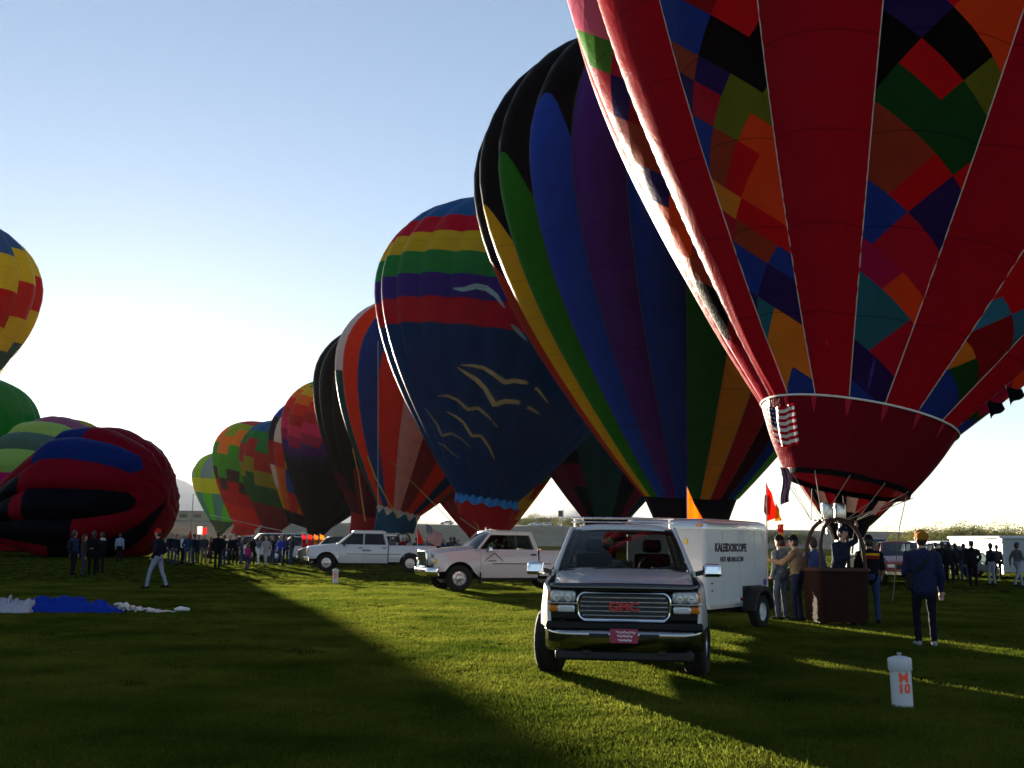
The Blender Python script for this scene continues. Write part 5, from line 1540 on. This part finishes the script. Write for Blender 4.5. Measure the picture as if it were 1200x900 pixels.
crowd = [(199, 661, 'pocket', 1.78, '#15161c', '#2c3a58'), (206, 662.5, 'coat', 1.72, '#1b2336', '#2c3a58'), (213, 661, 'stand', 1.70, '#c8c8c8', '#15161c'), (219, 662, 'hood', 1.75, '#2a3a5c', '#3c4a66'), (226, 661, 'cap', 1.74, '#1b2336', '#34425e'), (231, 660, 'photo', 1.7, '#20242a', '#20242a'),
         (238, 661.5, 'stand', 1.76, '#3a3c42', '#6c6450'), (246, 660, 'long', 1.66, '#6a1c20', '#20242a'), (254, 667, 'coat', 1.86, '#15161c', '#14151c'), (261, 663, 'photo', 1.72, '#20242a', '#2c3a58'), (268, 662, 'pocket', 1.74, '#15161c', '#20242a'), (275, 662, 'cap', 1.78, '#1b2336', '#15161c'),
         (282, 661, 'stand', 1.7, '#5a5e66', '#3c4a66'), (289, 668, 'long', 1.34, '#a82860', '#3a2c5a'), (295, 662, 'hood', 1.74, '#15161c', '#20242a'), (303, 663, 'photo', 1.75, '#5a5e66', '#c8c8c8'), (311, 664, 'walk', 1.68, '#8c8c90', '#8c8c90'), (318, 662, 'pocket', 1.75, '#20242a', '#2c3a58'),
         (327, 663, 'walk', 1.72, '#2438a0', '#2c3a58'), (334, 661, 'cap', 1.76, '#2a3a5c', '#15161c'), (341, 662, 'stand', 1.74, '#3a3c42', '#2c4a6a')]
for k, (px, fy, pose, h, top, legs) in enumerate(crowd):
    person(POSES[pose], ground(px, fy), (k * 67) % 360, 'person in %s, %s from left in the far crowd' % (cname[top], ordn[k]), top, legs, hair=['dark', 'brown', 'grey', 'fair'][k % 4], group=CG, acc='#3a3c42').scale = (h / 1.75,) * 3
# spectators whose heads show over the crew cab pickup's bed and between the trucks
BG_ = 'spectators beyond the crew cab pickup'
for k in range(16):
    px = 452 + k * 5.6 + (k * 13 % 5) * .8
    d = 62 + (k * 7 % 5) * 1.6
    tops = ['#15161c', '#5a5e66', '#c8c8c8', '#6a1c20', '#2a3a5c', '#8c8c90', '#3a3c42']
    person(POSES[['stand', 'cap', 'long', 'pocket', 'hood'][k % 5]], gx(px, d), 180 + (k * 50) % 120 - 60, 'spectator in %s, %s from left beyond the crew cab bed' % (cname[tops[k % 7]], ordn[k]), tops[k % 7], '#2c3a58', hair=['fair', 'brown', 'dark', 'grey'][k % 4], group=BG_, skin=skinm, acc='#c8c8c8' if k % 2 else '#6a1c20').scale = ((1.66 + .03 * (k % 5)) / 1.75,) * 3
RG = 'crowd on the right by the grey trailer'
for k, (px, fy, pose, h, face, top, legs) in enumerate([(1106, 680, 'coat', 1.78, 170, '#15161c', '#14151c'), (1114, 684, 'pocket', 1.74, 150, '#20242a', '#20242a'), (1121, 680, 'hood', 1.72, 200, '#1b2336', '#20242a'), (1131, 681, 'stand', 1.70, 170, '#20242a', '#2c3a58'),
        (1141, 687, 'coat', 1.80, 160, '#15161c', '#14151c'), (1163, 686, 'pack', 1.72, 200, '#1b2336', '#8c94a4'), (1170, 680, 'stand', 1.66, 140, '#3a3c42', '#20242a'), (1194, 688, 'walk', 1.75, 100, '#5a5e66', '#8c94a4'), (1098, 676, 'cap', 1.74, 180, '#3a3c42', '#20242a')]):
    person(POSES[pose], ground(px, fy), face, 'person in a %s jacket, %s by distance in from the left of the right hand crowd' % (cname[top], ordn[k]) if False else 'person in %s, %s in the right hand crowd' % (cname[top], ['second from left', 'third from left', 'fourth from left', 'fifth from left', 'sixth from left in a long coat', 'with pale jeans and a backpack', 'second from right', 'with pale trousers at the right edge', 'leftmost'][k]), top, legs, group=RG).scale = (h / 1.75,) * 3
# ------------------------------------------------------------------ field markers
pvc = mat('marker_white', (.50, .52, .55), rough=.45, var=.06)
fluo = mat('fluorescent_red', (.95, .09, .03), rough=.5, var=.03)
def marker(loc, label, h=.52, r=.105):
    root = empty('field_marker', loc); tag(root, label, 'marker', 'numbered field markers')
    t = MB(); t.lathe([(r * .96, 0), (r * .96, h * .72), (r * .98, h * .72)], 28); t.build('tube', pvc, root)
    c = MB(); c.lathe([(r * 1.06, h * .70), (r * 1.08, h * .705), (r * 1.08, h * .90), (r * 1.04, h * .925), (r * .6, h * .955), (r * .25, h * .965), (.001, h * .97)], 28); cp = c.build('cap', pvc, root, ang=50)
    k = MB(); k.lathe([(.018, h * .96), (.018, h * 1.0), (.024, h * 1.0), (.024, h * 1.025), (.001, h * 1.03)], 12); k.build('knob', mat('knob_grey', (.3, .3, .3)), cp)
    for tx, z, s in (('M', h * .575, .125), ('10', h * .375, .125)):
        me_M = Matrix.Translation((0, -r * .965, z)) @ Matrix.Rotation(R(90), 4, 'X')
        lettering(tx, s, fluo, root, me_M, bold=.004, sx=1.0, bend=r * .965)
    return root
mk = marker(ground(1058, 830), 'white tube marker with red M 10 standing on the near grass')
mk.rotation_euler = (0, R(-1.5), R(-4))
mk2 = marker(ground(393, 683), 'small white tube marker on the grass before the crew cab pickup', .52)

# ------------------------------------------------------------------ cloth laid out on the left grass
def laid_cloth():
    a, b = ground(-12, 716), ground(152, 718)
    root = empty('envelope_bag', (a + b) / 2); tag(root, 'blue and white balloon cloth lying in a heap on the left grass', 'cloth')
    def heap(name, px0, px1, hmax, wid, c, seed):
        mb = MB(); A, B = ground(px0, 717), ground(px1, 718)
        def fn(u, v):
            p = A.lerp(B, u); X = v * 2 - 1
            e = (math.sin(math.pi * min(1, max(0, u))) ** .45) * (1 - X * X) ** .6
            nn = mnoise.fractal(Vector((u * 6, v * 3, seed)), 1.1, 2.0, 3)
            fo = abs(mnoise.noise(Vector((u * 16 + v * 4, v * 3, seed + 3))))
            w_ = wid * (.75 + .3 * mnoise.noise(Vector((u * 4, seed, 0))))
            return p + Vector((0.05 * nn, X * w_ + .08 * nn, max(.012, hmax * e * (.6 + .4 * nn) + .13 * fo * e))) - root.location
        mb.grid(fn, 160, 50); return mkobj(name, mb.mesh(name, True, 70), fabric(c, .1, .6), root)
    heap('blue_fabric', 8, 146, .36, .42, '#223a92', 1.)
    heap('white_fabric', -24, 42, .40, .55, '#a8acb8', 7.)
    # bunched white rope spilling out to the right
    rp = MB(); rg = random.Random(3); A, B = ground(136, 717), ground(190, 719)
    pts = []
    for k in range(150):
        q = A.lerp(B, k / 149); pts.append(q + Vector((rg.uniform(-.05, .05), rg.uniform(-.22, .22), .03 + rg.uniform(0, .17) * (1 - k / 170))) - root.location)
    rp.tube(pts, .022, 6); E_ = ground(205, 718.5) - root.location; rp.tube([pts[-1], E_ + Vector((0, 0, .02))], .015, 6)
    rp.build('white_rope', mat('white_rope', (.62, .62, .60), rough=.9), root)
    g = MB(); C = ground(213, 717) - root.location; g.tube([C + Vector((-.16, 0, .04)), C + Vector((-.05, .02, .06)), C + Vector((.16, 0, .05))], [.03, .06, .035], 10); g.build('rope_bundle', mat('white_rope', (.62, .62, .60)), root)
laid_cloth()

# ------------------------------------------------------------------ flags and poles
def pennant(name, label, base, top, pts, cols, group='flags and pennants', pole_r=.014, pc=(.4, .4, .38)):
    """pole from base to top; cloth patches given as polygons with thin ripples, in world space"""
    root = empty(name, base); tag(root, label, 'flag', group)
    mb = MB(); mb.tube([Vector((0, 0, 0)), Vector(top) - Vector(base)], pole_r, 8); mb.build('pole', mat('pole_%.2f' % pc[0], pc, rough=.5), root)
    for poly, c in zip(pts, cols):
        P0 = [Vector(q) for q in poly]
        m2 = MB()
        if len(P0) == 3: P0 = P0 + [P0[2]]
        nrm = (P0[1] - P0[0]).cross(P0[3] - P0[0]).normalized()
        m2.grid(lambda u, v: P0[0].lerp(P0[1], u).lerp(P0[3].lerp(P0[2], u), v) + nrm * (.05 * math.sin(u * 7 + v * 3) * u) - Vector(base), 12, 10)
        mkobj('cloth', m2.mesh('cloth', True, 80), fabric(c, .45, .3), root)
    return root
def g0(px, d): return gx(px, d)
b = g0(805, 24.5); pennant('pennant', 'bright orange pennant standing above the white trailer', b, at(805, 570, 24.5), [[at(805.5, 571, 24.5), at(811, 585, 24.5), at(824, 609, 24.4), at(805.5, 609, 24.5)]], ['#f07010'])
b = g0(898, 24.); pennant('pennant', 'red and yellow flag on a pole right of the trailer', b, at(898, 566, 24.), [[at(898.5, 567, 24.), at(906, 582, 24.), at(913, 606, 23.9), at(898.5, 611, 24)], [at(909, 588, 23.9), at(914, 600, 23.9), at(916, 610, 23.9), at(908, 611, 23.9)], [at(896, 580, 24.1), at(898, 580, 24.1), at(898, 604, 24.1), at(895, 600, 24.1)]], ['#d8240e', '#c88a20', '#54201a'])
b = g0(914, 24.3); pennant('wind_sock', 'red and yellow streamer hanging beside the red flag', b, at(914, 614, 24.3), [[at(911, 615, 24.3), at(919, 614, 24.3), at(918, 624, 24.3), at(912, 624, 24.3)], [at(912, 624, 24.3), at(918, 624, 24.3), at(919, 629, 24.3), at(913, 629, 24.3)], [at(913, 629, 24.3), at(919, 629, 24.3), at(921, 640, 24.3), at(914, 641, 24.3)]], ['#c01c14', '#c88a20', '#c01c14'])
b = g0(491, 55.); pennant('pennant', 'red pennant on a thin pole beyond the crew cab pickup bed', b, at(488.5, 615, 55), [[at(488.5, 616, 55), at(491, 622, 55), at(497, 637, 55), at(488.5, 637, 55)]], ['#d02818'])
b = g0(255, 64); pennant('pennant', 'narrow red pennant above the left crowd', b, at(223, 624, 64) if False else at(255, 600, 64), [[at(221, 623, 64), at(223, 623, 64), at(225, 634, 64), at(221, 635, 64)]], ['#c02818']) if False else None
b = g0(231, 70); pennant('banner', 'white and red banner on a pole above the left crowd', b, at(231, 616, 70), [[at(231.5, 617, 70), at(237, 617, 70), at(237, 626, 70), at(231.5, 626, 70)], [at(237, 619, 70), at(242, 618, 70), at(242, 628, 70), at(237, 627, 70)]], ['#d8d4d0', '#b02420'])
b = g0(222, 66); pennant('pennant', 'narrow dark red pennant at the left of the crowd', b, at(222, 622, 66), [[at(222, 622.5, 66), at(224, 624, 66), at(225, 634, 66), at(222, 634, 66)]], ['#a82018'])
for k, (px, c, lab) in enumerate([(354, '#b01c28', 'dark red upright banner left of the crew cab pickup'), (361, '#c82818', 'red upright banner left of the crew cab pickup'), (368, '#d86a18', 'orange upright banner left of the crew cab pickup'), (375, '#e07a20', 'pale orange upright banner nearest the crew cab pickup hood')]):
    b = g0(px, 72); pennant('banner', lab, b, at(px, 625 - (k % 2), 72), [[at(px, 626, 72), at(px + 4.5, 628, 72), at(px + 5, 641, 72), at(px, 642, 72)]], [c])
# national flag near the crew cab pickup, stripes and canton as separate cloth strips
b = g0(499, 57); root = pennant('national_flag', 'striped national flag with blue corner flying beyond the crew cab pickup', b, at(499, 613, 57), [], [])
P00, P10, P11, P01 = at(499.5, 614.5, 57), at(519, 628, 57), at(516, 642, 57), at(500, 634, 57)
def fp_(u, v): 
    return P00.lerp(P10, u).lerp(P01.lerp(P11, u), v) + Vector((0, .12 * math.sin(u * 9 + v * 2) * u, .06 * math.sin(u * 8))) - b
mb = MB()
for j in range(13):
    for i in range(20):
        mb.cur = 2 if (i < 8 and j < 7) else j % 2
        if mb.cur == 2 and (i + j) % 2 == 0 and i % 2: mb.cur = 1
        mb.add([fp_(i / 20, j / 13), fp_((i + 1) / 20, j / 13), fp_((i + 1) / 20, (j + 1) / 13), fp_(i / 20, (j + 1) / 13)], [(0, 1, 2, 3)])
me = mb.mesh('cloth', True, 80)
for c in ('#b01c28', '#d8d4d0', '#1c2854'): me.materials.append(fabric(c, .4, .3))
mkobj('cloth', me, None, root)
# dark striped flag hanging from the near skirt
root = empty('hanging_flag', at(919, 546, 20.4)); tag(root, 'dark striped flag hanging from the left of the maroon skirt', 'flag', 'flags and pennants')
Q = [at(914, 547, 20.4), at(924, 549, 20.4), at(927, 588, 20.4), at(917, 592, 20.4)]
mb = MB()
for i in range(6):
    for j in range(14):
        mb.cur = i % 2
        def hp_(u, v): return Q[0].lerp(Q[1], u).lerp(Q[3].lerp(Q[2], u), v) + Vector((.05 * math.sin(v * 5), .04 * math.sin(u * 6 + v * 5), 0)) - root.location
        mb.add([hp_(i / 6, j / 14), hp_((i + 1) / 6, j / 14), hp_((i + 1) / 6, (j + 1) / 14), hp_(i / 6, (j + 1) / 14)], [(0, 1, 2, 3)])
me = mb.mesh('cloth', True, 80)
for c in ('#14162e', '#4a3a48'): me.materials.append(fabric(c, .15, .3))
mkobj('cloth', me, None, root)
mb = MB(); mb.tube([Vector((0, 0, .0)), at(926, 542, 20.4) - root.location], .01, 5); mb.build('cord', rope_m, root)

for k, (px, py, d) in enumerate(((1163, 478, 19.4), (1186, 462, 19.2))):
    o = at(px, py, d); root = empty('small_pennant', o); tag(root, ['small dark pennant hanging under the right side of the nearest balloon, lower one', 'small dark pennant hanging under the right side of the nearest balloon, upper one'][k], 'flag', 'flags and pennants')
    mb = MB(); mb.grid(lambda u, v: Vector(((.26 * u - .1 + .06 * v), .05 * math.sin(u * 5), .12 - .34 * v * (1 - .6 * u) + .03 * math.sin(u * 6))), 6, 6); mkobj('cloth', mb.mesh('cloth', True, 80), fabric('#101018', .1, .3), root)
    mb = MB(); mb.tube([Vector((-.1, 0, .1)), Vector((-.16, 0, .42))], .008, 5); mb.build('cord', rope_m, root)
# ------------------------------------------------------------------ right background: long trailer, yellow trailer, light poles, houses, trees
def long_trailer():
    c0, c1 = g0(1112, 58), g0(1172, 52)
    d = (c1 - c0); L_ = d.length; rz = math.atan2(d.y, d.x)
    root = empty('long_trailer', c0, rz); tag(root, 'long pale grey trailer with open white door showing a yellow diamond', 'trailer')
    gm = mat('trailer_grey', (.30, .33, .36), rough=.5, var=.08, scale=1.5)
    mb = MB(); mb.box((L_ / 2, 1.1, 1.15), (L_, 2.1, 1.7)); mb.build('body', gm, root, bevel=.05)
    mb = MB(); mb.box((L_ / 2, 1.1, 2.06), (L_ + .2, 2.3, .16)); mb.build('roof', mat('roof_white', (.6, .62, .65), rough=.4), root, bevel=.06)
    for k in range(1, 5):
        mb = MB(); mb.box((L_ * k / 5, .04, 1.15), (.05, .03, 1.6)); mb.build('panel_rib', gm, root)
    for k in (.35, .5): 
        wheel(root, L_ * k, .1, .34, .22, 1)
    mb = MB(); mb.box((L_ + .55, -.25, 1.12), (.95, .06, 1.75), Matrix.Rotation(R(-12), 3, 'Z')); do = mb.build('door', mat('roof_white', (.6, .62, .65)), root, bevel=.02)
    mb = MB(); mb.box((L_ + .56, -.295, 1.45), (.34, .02, .34), Matrix.Rotation(R(-12), 3, 'Z') @ Matrix.Rotation(R(45), 3, 'Y')); mb.build('diamond_sign', mat('sign_yellow', (.62, .42, .03)), do)
    mb = MB()
    for z in (.5, 1.2, 1.8): mb.box((L_ + 1.02, -.38, z), (.06, .06, .1))
    mb.build('hinge', mat('hinge_red', (.3, .02, .02)), do)
long_trailer()
def yellow_trailer():
    c0, c1 = g0(986, 108), g0(1063, 108)
    root = empty('yellow_trailer', (c0 + c1) / 2); tag(root, 'long yellow trailer standing beyond the basket on the far grass', 'trailer')
    L_ = (c1 - c0).length
    ym = mat('yellow_box', (.46, .36, .03), rough=.5, var=.08, scale=1)
    mb = MB(); mb.box((0, 1.1, 1.45), (L_, 2.2, 1.7)); mb.build('body', ym, root, bevel=.05)
    for x in (-.25, -.18, .3): wheel(root, x * L_, .1, .45, .25, 1)
    mb = MB(); mb.box((0, 1.1, .58), (L_ - .3, 1.8, .12)); mb.build('chassis', under, root)
    for s in (-.46, -.38):
        mb = MB(); mb.lathe([(.14, 0), (.1, .05), (.001, .06)], 12, Matrix.Translation((s * L_, -.0, 1.6)) @ Matrix.Rotation(R(90), 4, 'X')); mb.build('tail_lamp', redl, root)
yellow_trailer()
def pole(px, depth, top_y, label, arm=0., sign=None):
    p = g0(px, depth); z0 = 0
    t = at(px, top_y, depth).z
    root = empty('light_pole', p); tag(root, label, 'pole', 'poles along the far bank')
    mb = MB(); mb.tube([(0, 0, 0), (0, 0, t)], [.16, .09], 8); mb.build('mast', mat('pole_grey', (.16, .15, .15), rough=.6), root)
    if arm:
        mb = MB(); mb.tube([(0, 0, t - .2), (arm * .6, 0, t), (arm, 0, t - .1)], .07, 6); mb.box((arm, 0, t - .2), (.9, .3, .25)); mb.build('lamp_arm', mat('pole_grey', (.16, .15, .15)), root)
    if sign:
        mb = MB(); mb.box((-.9, 0, t - 1.6), (1.5, .2, 2.0)); mb.box((-.4, 0, t - .8), (.9, .12, .12)); mb.build('sign_head', mat('sign_dark', (.03, .04, .04)), root, bevel=.2)
    return root
pole(223, 262, 579, 'tall thin light pole left of the farthest balloon', 1.8)
pole(660, 330, 596, 'pole with a dark sign head between the two striped balloons', 0, True)
pole(1098, 400, 612, 'tall pole above the tree line on the right', 2.2)
pole(1083, 390, 621, 'short pole with a long arm above the right tree line', 6.)
pole(1040, 420, 617, 'thin pole right of the basket hoop on the skyline', 1.5)
roofm = [mat('roof_%d' % k, c, rough=.9, var=.2, scale=2) for k, c in enumerate(((.20, .07, .05), (.28, .25, .22), (.14, .12, .11)))]
wallm = [mat('wall_%d' % k, c, rough=.9, var=.1, scale=1) for k, c in enumerate(((.48, .44, .38), (.36, .28, .22), (.55, .53, .5)))]
winm = mat('dark_window', (.03, .035, .04), rough=.2)
def house(px, depth, base_z, w, h, k, label):
    p = g0(px, depth); root = empty('house', (p.x, p.y, base_z)); tag(root, label, 'house', 'houses along the skyline')
    d = w * .7
    mb = MB(); mb.box((0, 0, h / 2), (w, d, h)); mb.build('wall', wallm[k % 3], root)
    mb = MB(); mb.prism([(-d / 2 - .4, h - .05), (d / 2 + .4, h - .05), (0, h + d * .28)], -w / 2 - .4, w / 2 + .4, 0); ro = mb.build('roof', roofm[k % 3], root)
    mb = MB(); mb.box((w * .25, .3, h + d * .28), (.7, .7, 1.4)); mb.build('chimney', wallm[1], ro)
    for x in (-.3, 0, .3):
        mb = MB(); mb.box((x * w, -d / 2 - .02, h * .55), (w * .14, .08, h * .32)); mb.build('window', winm, root)
for k, (px, w) in enumerate([(608, 9), (622, 12), (640, 8), (672, 11), (690, 9), (905, 10), (930, 12), (948, 9), (1028, 10), (1052, 14), (1072, 9), (1112, 10), (1128, 9), (1145, 12), (1160, 9), (1188, 11)]):
    dd = 470 + (k * 37) % 60
    house(px, dd, (6.4 if px < 720 else 1.5 if px < 960 else -.5), w, 3.2 + (k % 3) * .6, k, 'far house with %s roof on the skyline, %s from the left' % (['red', 'tan', 'dark'][k % 3], ordn[k]))
# long low building on the far left bank
p = g0(203, 300); root = empty('low_building', (p.x, p.y, 6.2)); tag(root, 'long low pale building on the bank beside the red balloon', 'building')
mb = MB(); mb.box((6, 0, 1.3), (34, 10, 2.6)); mb.build('wall', wallm[1], root)
mb = MB(); mb.box((6, 0, 2.72), (35, 11, .25)); mb.build('roof', roofm[1], root)
for k in range(8):
    mb = MB(); mb.box((-8 + k * 4, -5.03, 1.4), (2.2, .1, 1.0)); mb.build('window', winm, root)

leafm = []
for k, c in enumerate(((.10, .11, .03), (.14, .13, .035), (.07, .085, .03))):
    mt, nt, bb = newmat('leaf_%d' % k); N, L = nt.nodes, nt.links; N.remove(bb)
    df = N.new('ShaderNodeBsdfDiffuse'); tl = N.new('ShaderNodeBsdfTranslucent'); mx = N.new('ShaderNodeMixShader'); mx.inputs[0].default_value = .4
    nz = N.new('ShaderNodeTexNoise'); nz.inputs['Scale'].default_value = 1.2; tc = N.new('ShaderNodeTexCoord'); L.new(tc.outputs['Object'], nz.inputs['Vector'])
    rp = N.new('ShaderNodeMix'); rp.data_type = 'RGBA'; rp.inputs[6].default_value = tuple(x * .6 for x in c) + (1,); rp.inputs[7].default_value = tuple(x * 1.4 for x in c) + (1,)
    L.new(nz.outputs[0], rp.inputs[0])
    for s in (df, tl): L.new(rp.outputs[2], s.inputs[0])
    L.new(df.outputs[0], mx.inputs[1]); L.new(tl.outputs[0], mx.inputs[2]); L.new(mx.outputs[0], N['Material Output'].inputs[0])
    leafm.append(mt)
barkm = mat('bark', (.06, .045, .035), rough=.95, bump=.5, bscale=5)
def crown_mesh(seed, n=3000):
    rg = random.Random(seed); mb = MB()
    cl = [(Vector((rg.gauss(0, .5), rg.gauss(0, .5), .62 + rg.gauss(0, .22))), rg.uniform(.28, .5)) for _ in range(9)]
    for _ in range(n):
        c, r_ = rg.choice(cl); d = Vector((rg.gauss(0, 1), rg.gauss(0, 1), rg.gauss(0, .8))).normalized() * r_ * rg.uniform(.55, 1.05)
        p = c + d; a = Vector((rg.uniform(-1, 1), rg.uniform(-1, 1), rg.uniform(-1, 1))).normalized(); b_ = a.cross(Vector((rg.uniform(-1, 1), rg.uniform(-1, 1), rg.uniform(-1, 1)))).normalized(); s = rg.uniform(.018, .045)
        mb.add([p - a * s, p + b_ * s * .6, p + a * s, p - b_ * s * .6], [(0, 1, 2, 3)])
    return mb.mesh('crown', False)
CR = [crown_mesh(k) for k in range(4)]
def trunk_mesh():
    mb = MB(); mb.tube([(0, 0, 0), (.02, 0, .3), (0, .03, .6)], [.06, .045, .025], 7)
    for a in (0, 2.1, 4.2): mb.tube([(0, 0, .25 + a * .03), (.22 * math.cos(a), .22 * math.sin(a), .5), (.38 * math.cos(a), .38 * math.sin(a), .68)], [.03, .02, .008], 6)
    return mb.mesh('trunk')
TR = trunk_mesh()
tl_ = [(1092, 250, 6), (1103, 262, 7), (1113, 240, 5.5), (1122, 258, 7), (1131, 246, 6.5), (1140, 238, 6.5), (1150, 252, 7), (1157, 244, 6), (1166, 260, 6), (1176, 270, 6.5), (1186, 250, 6), (1196, 262, 6.5), (1080, 300, 6), (1062, 320, 5.5), (612, 380, 5), (630, 390, 6), (648, 385, 5), (668, 400, 5.5), (684, 390, 5), (900, 380, 5), (918, 390, 6), (938, 385, 5.5), (955, 400, 5)]
for k, (px, d, h) in enumerate(tl_):
    p = g0(px, d); root = empty('tree', (p.x, p.y, (6.0 if 500 < px < 720 else 0) + (0 if px > 1000 or px < 720 else 1)), k * 1.3); root.scale = (h * .9, h * .9, h * .85)
    tag(root, 'small rounded olive tree on the skyline, %s from the left' % ordn[sorted(range(len(tl_)), key=lambda q: tl_[q][0]).index(k)], 'tree', 'trees along the skyline')
    mkobj('crown', CR[k % 4], leafm[k % 3] if not CR[k % 4].materials else leafm[k % 3], root); mkobj('trunk', TR, barkm, root)

# ------------------------------------------------------------------ morning haze
hz = MB(); hz.box((0, 2600, 178), (11000, 5600, 362)); 
hm, nt, bb = newmat('morning_haze'); nt.nodes.remove(bb)
pv = nt.nodes.new('ShaderNodeVolumePrincipled')
pv.inputs['Color'].default_value = (.9, .92, .95, 1); pv.inputs['Density'].default_value = .00003; pv.inputs['Anisotropy'].default_value = .2
nt.links.new(pv.outputs[0], nt.nodes['Material Output'].inputs['Volume'])
ho = hz.build('haze', hm, smooth=False); tag(ho, 'thin pale morning haze over the whole field', 'haze', kind='stuff')
